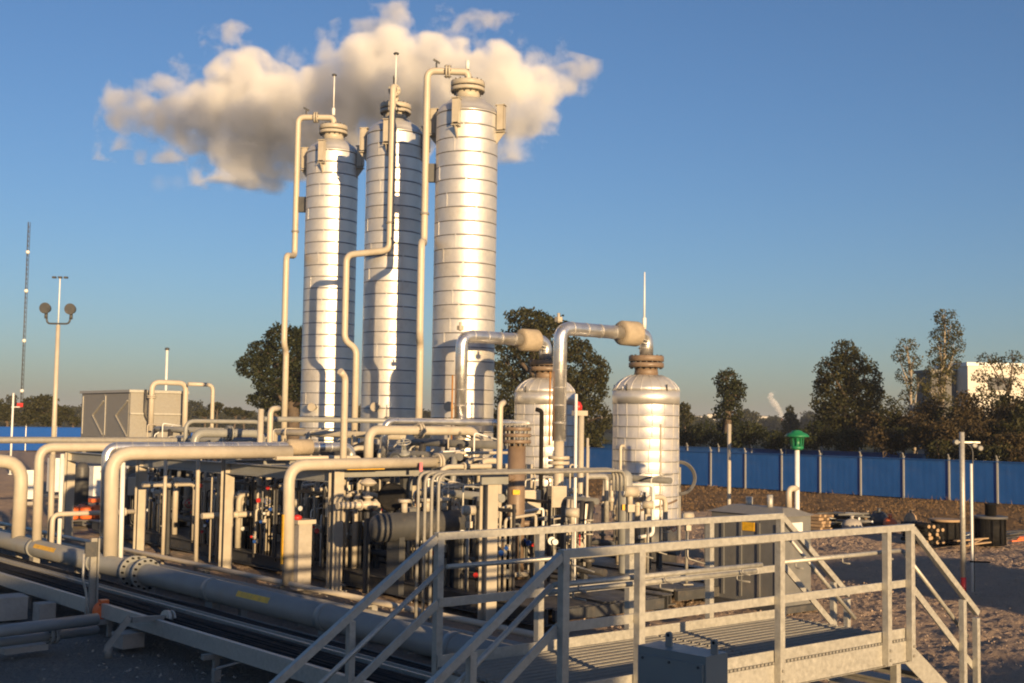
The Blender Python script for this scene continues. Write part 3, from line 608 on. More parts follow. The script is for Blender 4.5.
# ------------------------------------------------------------------ squat vessels
VR = .715
def vessel_band(r, h):
    b = MB(); n = 32
    b.lathe((0, 0, 0), (0, 0, 1), [(0, r + .002), (.004, r + .008), (.014, r + .008), (.02, r), (h - .011, r - .001)], 64); b.f = b.f[:-2]; b.sm = b.sm[:-2]
    for k in range(16):
        t = 2 * math.pi * k / 16; d = V(math.cos(t), math.sin(t), 0); b.bar(d * (r + .001) + V(0, 0, .02), d * (r + .001) + V(0, 0, h), .014, .008)
    me = bpy.data.meshes.new('jacket_band'); me.from_pydata(b.v, [], b.f); me.polygons.foreach_set('use_smooth', b.sm); me.materials.append(M['alum2']); me.update(); return me
VB = .245; vband = vessel_band(VR, VB)
def vessel(label, c, yt, drop_s, zfl, rod):
    root = thing('filter_vessel', label, 'vessel', c); ztop = yt; z0 = .75; n = int((ztop - z0) / VB); z0 = ztop - n * VB
    build('skirt', MB().lathe(c, (0, 0, 1), [(-.05, .68), (z0 + .05, .68)], 36), 'dgrey', root)
    build('inner_shell', MB().lathe(c + V(0, 0, z0), (0, 0, 1), [(0, VR - .012), (n * VB, VR - .012)], 40), 'iron', root)
    for i in range(n): panel_obj('jacket_band', vband, c + V(0, 0, z0 + i * VB), root, rt_.uniform(-.08, .08) + R(8))
    build('shoulder_band', MB().lathe(c + V(0, 0, ztop), (0, 0, 1), [(0, VR + .012), (.28, VR + .012)], 64), 'alum', root)
    n_ = 20; b = MB(); prof = [(.281, VR + .014), (.36, VR - .02), (.47, VR - .11), (.56, VR - .24), (.62, .33)]
    b.lathe(c + V(0, 0, ztop), (0, 0, 1), prof, 48); dm = build('dome', b, 'alum', root)
    b = MB()
    for k in range(n_):
        t = 2 * math.pi * k / n_; d = V(math.cos(t), math.sin(t), 0); b.tube([c + d * (r_ + .003) + V(0, 0, ztop + h_) for (h_, r_) in prof], .008, 5)
    build('gore_seam', b, 'alum2', dm)
    build('neck', MB().lathe(c + V(0, 0, ztop + .58), (0, 0, 1), [(0, .27), (.22, .24)], 28), 'brown', root)
    b = MB(); flange(b, c + V(0, 0, ztop + .84), (0, 0, 1), .38, .1, 32); build('lower_flange', b, 'brown', root)
    b = MB(); flange(b, c + V(0, 0, ztop + .98), (0, 0, 1), .38, .12, 32); build('upper_flange', b, 'brown', root)
    build('bolt_ring', bolt_ring(c + V(0, 0, ztop + .91), (0, 0, 1), .33, 16, .02, .3), 'dgrey', root)
    zf = ztop + 1.04; hz = zf + .46; d = V(-1, 0, 0); e = c + d * drop_s
    b = MB(); b.pipe([c + V(0, 0, zf), c + V(0, 0, hz), V(c.x - .55, c.y, hz)], .15, .32, 20, steps=10); el = build('elbow', b, 'alum_pipe', root)
    b = MB()
    for k in range(4): b.ring(c + V(-.03 - .06 * k, 0, hz - .30 + .08 * k), (.25 * k + .05, 0, 1), .152, .008, 20, 5)
    build('lobster_seam', b, 'alum2', el)
    b = MB(); b.lathe(c + V(-.28, 0, hz), (-1, 0, 0), [(0, .17), (.01, .25), (.04, .272), (.46, .265), (.5, .245), (.51, .15)], 24); build('insulation_cover', b, 'jacket', root)
    b = MB(); b.pipe([V(c.x - .7, c.y, hz), V(e.x, e.y, hz), V(e.x, e.y, zfl + .4)], .142, .3, 22, steps=10); pp = build('overhead_pipe', b, 'alum_pipe', root)
    b = MB()
    for k in range(4): b.ring((c.x - 1.0 - .4 * k, c.y, hz), (1, 0, 0), .145, .006, 22, 5)
    for k in range(7): b.ring((e.x, e.y, hz - .5 - k * .36), (0, 0, 1), .145, .006, 22, 5)
    build('pipe_seam', b, 'alum2', pp)
    b = MB(); b.cyl((e.x, e.y, zfl - 1.6), (e.x, e.y, zfl + .42), .105, 18); build('drop_pipe', b, 'beige', root)
    b = MB(); flange(b, (e.x, e.y, zfl + .05), (0, 0, 1), .22, .07, 24); flange(b, (e.x, e.y, zfl - .05), (0, 0, 1), .22, .07, 24); build('drop_flange', b, 'beige', root)
    b = MB(); b.cyl((e.x - .17, e.y + .1, zfl + .3), (e.x - .17, e.y + .1, hz - .9), .02, 8); build('heat_trace', b, 'strap', root)
    b = MB(); b.box((e.x - .05, e.y, hz + .17), (.12, .1, .1)); b.cyl((e.x - .05, e.y, hz + .1), (e.x - .05, e.y, hz + .3), .03, 8); build('vent_fitting', b, 'beige2', root)
    if rod:
        q = c + V(-.05, .02, hz + .12); b = MB(); b.cyl(q, q + V(0, 0, .25), .045, 10); b.tube([q + V(0, 0, .2), q + V(0, 0, 1.25)], [.022, .014], 8); build('lightning_rod', b, 'white', root)
    for k in range(5):
        a = R(190) + k * 1.25; q = c + V(math.cos(a), math.sin(a), 0) * (VR + .01) + V(0, 0, ztop + .27); build('lifting_eye', MB().tube([q, q + V(0, 0, .14)], .016, 6), 'dgrey', root)
    # sloping strap and level bridle
    b = MB(); pts = []
    for k in range(13):
        a = R(205) + k * R(7); pts.append(c + V(math.cos(a), math.sin(a), 0) * (VR + .02) + V(0, 0, 1.12 + .02 * k))
    b.tube(pts, .022, 6); build('hose', b, 'brown', root)
    a = R(183); q = c + V(math.cos(a), math.sin(a), 0) * (VR + .08)
    b = MB(); b.pipe([q + V(.1, 0, ztop - .9), q + V(0, 0, ztop - .9), q + V(0, 0, ztop - 1.95), q + V(-.3, -.05, ztop - 2.02)], .035, .1, 10); b.cyl(q + V(-.3, -.05, ztop - 2.25), q + V(-.3, -.05, ztop - 1.6), .045, 10); b.ball(q + V(-.3, -.05, ztop - 2.02), .08); build('level_bridle', b, 'beige', root)
    return root
VA = at(646, 400, D=26); VA.z = 0; VBp = at(545, 400, D=28.6); VBp.z = 0
zv = at(646, 404, D=26).z
vessel('squat silver vessel at the yard side with a lightning rod on top', VA, zv, 2.5, 2.2, True)
vessel('squat silver vessel half hidden behind the vertical pipe of its twin', VBp, zv, 2.5, 2.2, False)
# ------------------------------------------------------------------ crossover platform
U0p, U1p, V0p, V1p, ZD = 5.87, 10.4, 6.65, 8.1, .93
pl = thing('crossover_platform', 'galvanised crossover platform with stairs at both ends, spanning the pipe rack', 'platform', (8.1, 7.4, 0))
npk = 14; pw = (V1p - V0p - .06) / npk
for (a, b_) in ((U0p + .02, 8.42), (8.45, U1p - .02)):
    k = MB(); L_ = b_ - a
    k.box((0, 0, 0), (L_, pw - .022, .006)); k.box((0, -(pw - .022) / 2 + .003, -.018), (L_, .006, .03)); k.box((0, (pw - .022) / 2 - .003, -.018), (L_, .006, .03))
    for q_ in (-1, 1): k.box((0, q_ * ((pw - .022) / 2 - .004), .012), (L_, .008, .018))
    me = bpy.data.meshes.new('plank'); me.from_pydata(k.v, [], k.f); me.materials.append(M['galv_dull']); me.update()
    for i in range(npk): panel_obj('plank', me, ((a + b_) / 2, V0p + .03 + pw * (i + .5), ZD), pl)
for v, s in ((V0p, -1), (V1p, 1)):
    b = MB(); b.box(((U0p + U1p) / 2, v + s * .012, ZD - .115), (U1p - U0p, .012, .20)); b.box(((U0p + U1p) / 2, v - s * .02, ZD - .215), (U1p - U0p, .076, .012)); b.box(((U0p + U1p) / 2, v - s * .02, ZD - .026), (U1p - U0p, .06, .01))
    build('side_beam', b, 'galv', pl)
    build('toe_board', MB().box(((U0p + U1p) / 2, v + s * .004, ZD + .058), (U1p - U0p, .008, .094)), 'galv', pl)
    b = MB()
    for i in range(int((U1p - U0p) / .05)): b.box((U0p + .03 + i * .05, v + s * .008, ZD - .002), (.03, .018, .02))
    build('grating_edge', b, 'galv_dull', pl)
for u, s in ((U0p, -1), (U1p, 1)): build('end_beam', MB().box((u + s * .012, (V0p + V1p) / 2, ZD - .115), (.012, V1p - V0p - .02, .2)), 'galv', pl)
for i in range(5): build('joist', MB().box((U0p + .5 + i * .88, (V0p + V1p) / 2, ZD - .13), (.06, V1p - V0p - .08, .12)), 'galv_dull', pl)
def rail_square(a, b, name='top_rail', s=.06): return build(name, MB().bar(a, b, s, s), 'galv', pl)
PW = .062
near_posts = [5.9, at(635, 560, V=V0p).x, at(775, 560, V=V0p).x, at(882, 560, V=V0p).x, 10.37]
far_posts = [5.9, 7.0, 8.12, 9.25, 10.37]
for v, s, P_ in ((V0p, -1, near_posts), (V1p, 1, far_posts)):
    vo = v + s * .052
    for u in P_:
        b = MB(); b.box((u, vo, (ZD - .2 + 1.98) / 2), (PW, PW, 1.98 - ZD + .2)); ps = build('post', b, 'galv', pl)
        bb = MB()
        for z in (ZD - .06, ZD - .15): bb.cyl((u, vo + s * (PW / 2 - .002), z), (u, vo + s * (PW / 2 + .014), z), .014, 6)
        build('bolt', bb, 'galv_dull', ps)
    rail_square((U0p, vo, 2.0), (U1p, vo, 2.0))
    build('mid_rail', MB().bar((U0p, vo - s * .045, 1.46), (U1p, vo - s * .045, 1.46), .02, .07), 'galv', pl)
hb = [(5.9, at(767, 560, V=V0p).x, 1.76, .06), (5.9, at(767, 560, V=V0p).x, 1.70, .12), (8.5, 10.38, 1.765, .06)]
for (a, b_, z, o_) in hb:
    h_ = build('handrail', MB().pipe([(a, V0p + o_, z), (b_, V0p + o_, z)], .021, n=12), 'galv', pl)
    q = MB()
    for k in range(3):
        x = a + .25 + (b_ - a - .5) * k / 2; q.pipe([(x, V0p + o_, z - .01), (x, V0p + o_, z - .06), (x, V0p - .02, z - .06)], .008, .02, 6)
    build('bracket', q, 'galv_dull', h_)
build('handrail', MB().pipe([(5.9, V1p - .06, 1.76), (10.38, V1p - .06, 1.76)], .021, n=12), 'galv', pl)
for u in (U0p + .15, U1p - .12):
    for v in (V0p + .06, V1p - .06):
        b = MB(); b.box((u, v, (ZD - .2) / 2), (.07, .07, ZD - .22)); b.box((u, v, .006), (.18, .18, .03)); build('leg', b, 'galv', pl)
b = MB(); b.bar((U1p - .15, V0p + .1, .1), (U0p + .9, V0p + .1, ZD - .25), .04, .04); build('brace', b, 'galv_dull', pl)
def stair(u, s):
    run, drop = (1.15 if s > 0 else 1.3), ZD; ex = 1.0 if s > 0 else 1.16
    for v in (V0p + .03, V1p - .03):
        b = MB(); b.bar((u + s * .01, v, ZD - .13), (u + s * (run + .02), v, -.02), .012, .2); build('stringer', b, 'galv', pl)
    for k in range(1, 5):
        z = ZD - drop * k / 5; x = u + s * run * (k - .45) / 5; b = MB(); b.box((x, (V0p + V1p) / 2, z), (.25, V1p - V0p - .08, .03)); b.box((x - s * .12, (V0p + V1p) / 2, z - .03), (.01, V1p - V0p - .08, .04)); build('tread', b, 'galv_dull', pl)
    for v, q in ((V0p, -1), (V1p, 1)):
        vo = v + q * .052; e = u + s * run * ex; dz = drop * ex
        build('stair_rail', MB().bar((u, vo, 1.985), (e + s * .02, vo, 1.985 - dz + .02), .05, .06), 'galv', pl)
        build('stair_mid_rail', MB().bar((u, vo - q * .04, 1.46), (e, vo - q * .04, 1.46 - dz), .02, .065), 'galv', pl)
        build('stair_handrail', MB().pipe([(u, v - q * .05, 1.76), (e, v - q * .05, 1.76 - dz)], .021, n=12), 'galv', pl)
        for f, zb in (((.78, 0.), (1.0, .0)) if s > 0 else ((.62, 0.), (1.12, .0))):
            x = u + s * run * f; build('stair_post', MB().box((x, vo, (1.96 - drop * f + max(0, ZD - drop * f - .1)) / 2), (.055, .055, 1.96 - drop * f - max(0, ZD - drop * f - .1))), 'galv', pl)
stair(U0p, -1); stair(U1p, 1)
# ------------------------------------------------------------------ junction cabinet beside the platform
pA = at(638, 645, Z=1.5); pB = at(706, 657, Z=1.5); d = (pB - pA); L_ = d.length; d.normalize(); nrm = V(-d.y, d.x, 0)
if nrm.x < 0: nrm = -nrm
cb = thing('junction_cabinet', 'dark grey steel junction cabinet with two lifting eyes in front of the platform', 'cabinet', ((pA.x + pB.x) / 2, (pA.y + pB.y) / 2, 0))
rz = math.atan2(d.y, d.x); ctr = (pA + pB) / 2 + nrm * .12
build('housing', MB().box((ctr.x, ctr.y, 1.2), (L_, .24, .6), rz), 'cabinet', cb)
f_ = ctr - nrm * .13; dr = build('door', MB().box((f_.x, f_.y, 1.185), (L_ * .94, .02, .53), rz), 'cabinet', cb)
h_ = f_ + d * L_ * .34 - nrm * .018; build('door_handle', MB().box((h_.x, h_.y, 1.22), (.025, .02, .14), rz), 'dgrey', dr)
for k in (-.36, .0, .38):
    q = f_ + d * L_ * k * 1.1 - nrm * .012; build('screw', MB().cyl((q.x, q.y, 1.43), (q.x - nrm.x * .006, q.y - nrm.y * .006, 1.43), .009, 8), 'dgrey', dr)
for k in (-.18, .42):
    q = ctr + d * L_ * k * (1.1); b = MB(); b.box((q.x, q.y, 1.535), (.05, .012, .07), rz); b.cyl((q.x - nrm.x * .01, q.y - nrm.y * .01, 1.57), (q.x + nrm.x * .01, q.y + nrm.y * .01, 1.57), .025, 12); build('lifting_eye', b, 'galv_dull', cb)
    b = MB(); b.cyl((q.x - nrm.x * .012, q.y - nrm.y * .012, 1.572), (q.x + nrm.x * .012, q.y + nrm.y * .012, 1.572), .011, 8); build('eye_hole', b, 'black', cb)
for k in (-.35, .35):
    q = ctr + d * L_ * k; build('leg', MB().box((q.x, q.y, .45), (.05, .05, .92), rz), 'galv_dull', cb)
# ------------------------------------------------------------------ low pipe rack with cable tray
def ru(u, v): return u - .042 * (v - 12)
def along(u, z, v0, v1): return [(ru(u, v0), v0, z), (ru(u, v1), v1, z)]
tr = thing('cable_tray', 'long galvanised cable tray carrying black cables beside the pipe rack', 'cable tray', (6.5, 16, 0))
def trbar(name, u, z, w, h, m='galv', v0=2.5, v1=44): a, b = along(u, z, v0, v1); return build(name, MB().bar(a, b, w, h), m, tr)
trbar('side_rail', 6.36, .31, .012, .18); trbar('rail_lip', 6.385, .404, .06, .008); trbar('rail_lip', 6.39, .222, .06, .008)
trbar('side_rail', 7.02, .31, .012, .18); trbar('rail_lip', 7.01, .404, .03, .008)
trbar('side_rail', 7.12, .33, .012, .14); trbar('rail_lip', 7.125, .404, .025, .008, 'galv_dull'); trbar('side_rail', 7.36, .33, .012, .14, 'galv_dull')
rung = MB().box((0, 0, 0), (.62, .04, .025)); me = bpy.data.meshes.new('rung'); me.from_pydata(rung.v, [], rung.f); me.materials.append(M['galv_dull']); me.update()
for i in range(90): panel_obj('rung', me, (ru(6.69, 3 + i * .4), 3 + i * .4, .245), tr)
for i in range(11):
    v = 4.2 + i * 3.0; b = MB(); b.box((ru(6.7, v), v, .18), (.9, .08, .06)); b.box((ru(6.42, v), v, .07), (.06, .06, .18)); b.box((ru(7.0, v), v, .07), (.06, .06, .18)); build('tray_support', b, 'galv_dull', tr)
rc = random.Random(5)
for i in range(26):
    u = 6.43 + i * .0225 if i < 22 else 7.18 + (i - 22) * .05; pts = []; ph = rc.uniform(0, 6); ph2 = rc.uniform(.3, .8); z0 = .37 + rc.choice((0, 0, .012, .02)); r = rc.uniform(.016, .025)
    for k in range(60):
        v = 2.5 + k * .7; pts.append((ru(u + .018 * math.sin(v * ph2 + ph), v), v, z0 + .008 * math.sin(v * 1.7 + ph)))
    single('power_cable', MB().tube(pts, r, 7), 'black', 'black power cable lying in the galvanised tray', 'cable', (u, 3, .28), 'cables in the tray')
# large grey line on saddles
gp = thing('process_pipeline', 'thick grey painted pipeline on saddles beside the cable tray', 'pipe', (7.7, 14, 0))
UB, ZB, RB = 7.76, .53, .16
build('pipe', MB().tube(along(UB, ZB, 2.5, 46), RB, 28), 'grey', gp)
def rack_v(x, u, z):
    lo, hi = 3., 45.
    for _ in range(40):
        mid = (lo + hi) / 2; p = V(ru(u, mid), mid, z) - V(0, 0, CAM_H); sx = 512 + LENS_PX * p.dot(RT) / p.dot(FW)
        if sx > x: lo = mid
        else: hi = mid
    return mid
ad = V(-.042, 1, 0).normalized()
for x in (134, 146):
    v = rack_v(x, UB, ZB); b = MB(); flange(b, (ru(UB, v), v, ZB), ad, RB + .085, .06, 28); build('flange', b, 'grey', gp); build('bolt_ring', bolt_ring((ru(UB, v), v, ZB), ad, RB + .055, 14, .016, .16), 'black', gp)
for x in (-20, 35, 95, 213, 327, 455):
    v = rack_v(x, UB, ZB); c = V(ru(UB, v), v, 0); b = MB(); b.lathe(c + V(0, 0, ZB) - ad * .06, ad, [(0, RB + .012), (.12, RB + .012)], 28); sd = build('saddle', b, 'grey', gp); build('pedestal', MB().box(c + V(0, 0, .19), (.12, .2, .4), .04), 'galv_dull', sd)
for x, l in ((52, .5), (262, .42)):
    v = rack_v(x, UB, ZB); b = MB(); e = V(-.87, 0, .5); c = V(ru(UB, v), v, ZB); P = []
    for k in range(5):
        a = R(138) + k * R(7); n_ = V(math.cos(a), 0, math.sin(a)); P += [c + n_ * (RB + .002) - ad * l, c + n_ * (RB + .002) + ad * l]
    b.add(P, [(2 * k, 2 * k + 1, 2 * k + 3, 2 * k + 2) for k in range(4)], True); build('marker_label', b, 'yellow', gp)
def rack_line(name, label, u, z, r, m, v0, v1, sup, seams=None, cat='pipe'):
    t = thing(name, label, cat, (u, (v0 + v1) / 2, 0)); pp = build('pipe', MB().tube(along(u, z, v0, v1), r, 18), m, t)
    for i in range(int((v1 - v0) / sup)):
        v = v0 + 1 + i * sup; b = MB(); b.box((ru(u, v), v, (z - r) / 2), (.1, .1, max(.04, z - r))); b.box((ru(u, v), v, z - r - .012), (.24, .12, .02)); build('support', b, 'galv_dull', t)
    if seams:
        b = MB()
        for i in range(int((v1 - v0) / seams)): v = v0 + i * seams; b.ring((ru(u, v), v, z), ad, r + .002, .007, 18, 5)
        build('jacket_seam', b, 'alum2', pp)
    return t
rl = rack_line('jacketed_pipe', 'bright metal jacketed pipe running next to the thick grey pipeline', 8.28, .42, .085, 'alum_pipe', 3, 30, 3, .9)
for x in (287, 470):
    v = rack_v(x, 8.28, .42); b = MB(); b.lathe((ru(8.28, v), v, .42), ad, [(0, .1), (.01, .125), (.05, .125), (.06, .1)], 18); build('joint_ring', b, 'white', rl)
rack_line('ground_pipe', 'dull grey pipe low on sleepers beyond the jacketed pipe', 8.85, .30, .09, 'grey', 4, 40, 2.6)
rack_line('ground_pipe', 'thin grey pipe lying between the jacketed pipe and the steel columns', 9.5, .22, .05, 'galv_dull', 4, 36, 2.6)
rack_line('ground_pipe', 'slim beige pipe low beside the column feet', 9.95, .28, .045, 'beige', 9, 36, 2.6)
cu = thing('concrete_sleeper', 'long concrete kerb strip under the ground pipes', 'kerb', (9.2, 20, 0)); build('block', MB().bar(*along(9.3, .02, 10, 40), .35, .16), 'concrete', cu)
# ------------------------------------------------------------------ risers and overhead lines
def line(name, label, pts, r, m, bend=None, n=16, cat='pipe', flanges=(), group=None, fm=None, bands=None):
    pts = [Vector(p) for p in pts]; t = thing(name, label, cat, pts[0], group); pp = build('pipe', MB().pipe(pts, r, bend or r * 3, n), m, t)
    for (i, f) in flanges:
        c = pts[i].lerp(pts[i + 1], f); d = (pts[i + 1] - pts[i]).normalized(); b = MB(); flange(b, c - d * .03, d, r * 1.75, .04, 20); flange(b, c + d * .03, d, r * 1.75, .04, 20); build('flange', b, fm or m, t)
        build('bolt_ring', bolt_ring(c, d, r * 1.45, 8, r * .12, .15), 'dgrey', t)
    if bands:
        b = MB()
        for i in range(len(pts) - 1):
            L = (pts[i + 1] - pts[i]).length; d = (pts[i + 1] - pts[i]).normalized()
            for k in range(int(L / bands)):
                q = pts[i] + d * (k + .5) * bands; b.ring(q, d, r + .002, .006, n, 5)
        build('jacket_seam', b, 'alum2', pp)
    return t
v = 23.6; line('riser_pipe', 'thickest beige riser bending over beyond the tray, tapped off the grey pipeline', [(ru(UB, v), v, ZB + .05), (ru(UB, v) + .02, v, 2.09), (5.2, v + .05, 2.09), (5.2, v + .05, .2)], .125, 'beige', .42, 20)
v = 24.2; line('riser_stub', 'short beige upright stub next to the thickest riser', [(6.92, v, .1), (6.92, v, 1.86)], .085, 'beige')
v = 22.6; line('riser_pipe', 'slim beige riser with a long overhead run to the cooler side', [(7.30, v, .45), (7.28, v, 2.37), (13.4, v, 2.4), (13.4, v, 1.4)], .085, 'beige', .26)
v = 22.9; line('riser_pipe', 'thin beige riser close behind the slim one', [(7.64, v, .4), (7.62, v, 2.22)], .055, 'beige2')
v = 22.3; line('drain_pipe', 'thin beige pipe with a low elbow and capped end', [(ru(7.9, v), v, .3), (ru(7.9, v), v, 1.16), (9.0, v, 1.16)], .045, 'beige', .14, flanges=((1, .85),))
v = 19.5; line('riser_pipe', 'stout beige riser with a long level run over the columns', [(7.49, v, .5), (7.45, v, 2.35), (10.75, v, 2.36)], .115, 'beige', .36, 20)
line('riser_pipe', 'thin beige line continuing along the top of the steel columns', [(10.4, 19.4, 2.25), (12.2, 19.45, 2.25), (12.2, 19.45, 1.5)], .04, 'beige', .1)
v = 20.1; line('jacketed_riser', 'silver jacketed riser hugging the stout beige one', [(7.62, v, .5), (7.59, v, 2.43), (12.4, v, 2.43), (12.4, v, 1.2)], .09, 'alum_pipe', .2, 18, bands=.28)
t = thing('pipe_wrap', 'brown cloth wrap around the silver jacketed line', 'insulation', (11.3, 20.1, 2.43)); build('cover', MB().lathe((11.0, 20.1, 2.43), (1, 0, 0), [(0, .1), (.03, .15), (.5, .15), (.53, .1)], 18), 'jacket', t)
v = 23.0; line('white_pole', 'white slim pole rising between the beige risers', [(ru(8.3, v), v, .2), (ru(8.3, v), v, 2.25)], .04, 'white')
v = 19.9; line('white_pole', 'white slim tube right beside the stout beige riser', [(7.66, v - .4, .4), (7.64, v - .4, 2.2)], .04, 'white')
v = 22.2; line('conduit', 'thin pale tube standing alone short of the first column', [(9.8, v + .6, .05), (9.8, v + .6, 2.3)], .035, 'beige')
v = 21.6; line('conduit', 'thin pale tube with an elbow into the first column', [(9.95, v, .05), (9.93, v, 2.28), (10.6, v, 2.28)], .04, 'beige', .1)
for k, x in enumerate((210, 216)): p = at(x, 562, Z=.05); line('conduit', 'one of two thin tubes rising together beside the column', [p, (p.x, p.y, 1.95 - k * .05), (p.x - .2, p.y + .2, 1.98 - k * .05)], .028, 'beige', .06, group='paired thin tubes')
v = 17.6; t = line('riser_pipe', 'beige loop pipe with a yellow marker crossing in front of a column', [(9.72, v, .25), (9.68, v, 2.2), (12.72, v, 2.22)], .095, 'beige', .32, 20, flanges=((1, .985),))
build('marker_label', MB().box((11.15, v, 2.12), (.75, .06, .022)), 'yellow', t); build('side_label', MB().box((9.595, v, 1.0), (.012, .05, .8)), 'yellow', t)
for k in range(4):
    v = 13.72 - .055 * k; z = 2.245 - .008 * k; p0 = (9.56 + .075 * k, v, .05)
    line('conduit', 'galvanised conduit bent along the front of the steel frame', [p0, (9.56 + .075 * k, v, z), (13.3 + .03 * k, v, z), (13.3 + .03 * k, v, 1.9)], .024, 'galv_dull', .16, 10, 'conduit', group='bundle of bent conduits')
# ------------------------------------------------------------------ steel support frame
def cu_(v): return 11.13 - .063 * (v - 14.14)
sf = thing('pipe_support_frame', 'row of beige steel columns tied by grey beams along the process area', 'steel frame', (10.8, 20, 0))
CV = [14.14, 18.1, 21.8, 25.5, 29.3]
for v in CV:
    c = build('column', MB().hcol((cu_(v), v, 0), (cu_(v), v, 2.24 if v < 26 else 2.1), .19, .012, (1, 0, 0)), 'beige2', sf)
    b = MB(); b.box((cu_(v), v, .012), (.32, .32, .03)); build('base_plate', b, 'galv_dull', c)
for a, b_ in zip(CV[1:-1], CV[2:]): build('beam', MB().hcol((cu_(a), a + .11, 1.98), (cu_(b_), b_ - .11, 1.98), .2, .012, (1, 0, 0)), 'grey', sf)
for v in CV[1:3]: build('cross_beam', MB().hcol((cu_(v) + .11, v, 2.05), (cu_(v) + 4.2, v, 2.05), .16, .012, (0, 1, 0)), 'grey', sf)
for v in CV[1:3]:
    build('column', MB().hcol((cu_(v) + 4.3, v, 0), (cu_(v) + 4.3, v, 2.14), .16, .012, (1, 0, 0)), 'beige2', sf)
build('end_plate', MB().box((cu_(14.14) - .02, 13.98, 2.12), (.5, .03, .17)), 'grey', sf)
# ------------------------------------------------------------------ skid bases
for i, (u0, u1, v0, v1) in enumerate(((11.5, 14.0, 13.2, 20.2), (11.4, 14.2, 20.8, 31), (14.5, 17.2, 13.6, 21), (14.5, 16.9, 21.6, 33))):
    t = thing('equipment_skid', ['dark steel skid base under the valves beyond the crossover platform', 'dark steel skid base beyond the row of beige columns', 'dark steel skid base beside the squat vessels', 'dark steel skid base at the foot of the towers'][i], 'skid', ((u0 + u1) / 2, (v0 + v1) / 2, 0))
    for u in (u0, (u0 + u1) / 2, u1): build('skid_beam', MB().hcol((u, v0, .16), (u, v1, .16), .24, .014, (1, 0, 0)), 'dgrey', t)
    n = int((v1 - v0) / 1.6)
    for k in range(n + 1): v = v0 + (v1 - v0) * k / n; build('cross_member', MB().box(((u0 + u1) / 2, v, .17), (u1 - u0 - .24, .08, .16)), 'dgrey', t)
    build('drip_tray', MB().box(((u0 + u1) / 2, (v0 + v1) / 2, .255), (u1 - u0 - .3, v1 - v0 - .1, .012)), 'dgrey', t)
# ------------------------------------------------------------------ valves and manifolds
rv = random.Random(31)
def gate_valve(root, p, axis, s, up, wm, bm, kind=0):
    p = Vector(p); a = Vector(axis).normalized(); u = Vector(up).normalized(); b = MB()
    b.lathe(p - a * 1.6 * s, a, [(0, .95 * s), (.25 * s, .95 * s), (.26 * s, .5 * s), (.8 * s, .62 * s), (1.3 * s, .85 * s), (1.6 * s, .92 * s), (1.9 * s, .85 * s), (2.4 * s, .62 * s), (2.94 * s, .5 * s), (2.95 * s, .95 * s), (3.2 * s, .95 * s)], 14)
    b.lathe(p, u, [(0, .6 * s), (1.1 * s, .55 * s), (1.11 * s, .85 * s), (1.4 * s, .85 * s), (1.41 * s, .5 * s), (1.9 * s, .3 * s)], 14)
    if kind == 0:
        for q in (-1, 1): b.bar(p + u * 1.4 * s + a * q * .4 * s, p + u * 2.9 * s + a * q * .18 * s, .14 * s, .14 * s)
        b.cyl(p + u * 1.4 * s, p + u * 3.6 * s, .12 * s, 8)
    vb = build('valve', b, bm, root)
    if kind == 0:
        w = MB(); c = p + u * 3.0 * s; w.ring(c, u, 1.0 * s, .09 * s, 20, 6); x, y = frame(u)
        for k in range(4): t = k * math.pi / 2 + .4; w.tube([c, c + (x * math.cos(t) + y * math.sin(t)) * 1.0 * s], .06 * s, 5)
        build('handwheel', w, wm, vb)
    elif kind == 1:      # diaphragm actuator
        w = MB(); c = p + u * 1.9 * s; w.cyl(c - u * .4 * s, c + u * 1.2 * s, .25 * s, 10); w.lathe(c + u * 1.2 * s, u, [(0, .5 * s), (.2 * s, 1.1 * s), (.5 * s, 1.45 * s), (.55 * s, 1.5 * s), (.65 * s, 1.5 * s), (.7 * s, 1.45 * s), (1.1 * s, 1.0 * s), (1.4 * s, .4 * s)], 20); build('actuator', w, bm, vb)
    elif kind == 2:      # quarter turn gearbox
        w = MB(); c = p + u * 2.0 * s; w.box(c, (.9 * s, .9 * s, .8 * s)); w.cyl(c + a * .3 * s, c + a * 1.5 * s, .4 * s, 12); build('gearbox', w, wm, vb)
    else:                # lever
        w = MB(); c = p + u * 1.9 * s; w.bar(c, c + (a * .8 + u * .3).normalized() * 2.6 * s, .22 * s, .1 * s); build('lever', w, wm, vb)
    return vb
def gauge(root, p, r, face):
    p = Vector(p); f = Vector(face).normalized(); b = MB(); b.cyl(p, p + f * r * .7, r, 16); b.cyl(p - V(0, 0, r * 2.2) + f * r * .3, p + f * r * .3, r * .15, 8); g_ = build('gauge', b, 'dgrey', root)
    build('dial', MB().cyl(p + f * r * .7, p + f * r * .72, r * .86, 16), 'white', g_)
WM = ['dgrey', 'dgrey', 'bluew', 'red', 'dgrey', 'black', 'galv_dull']
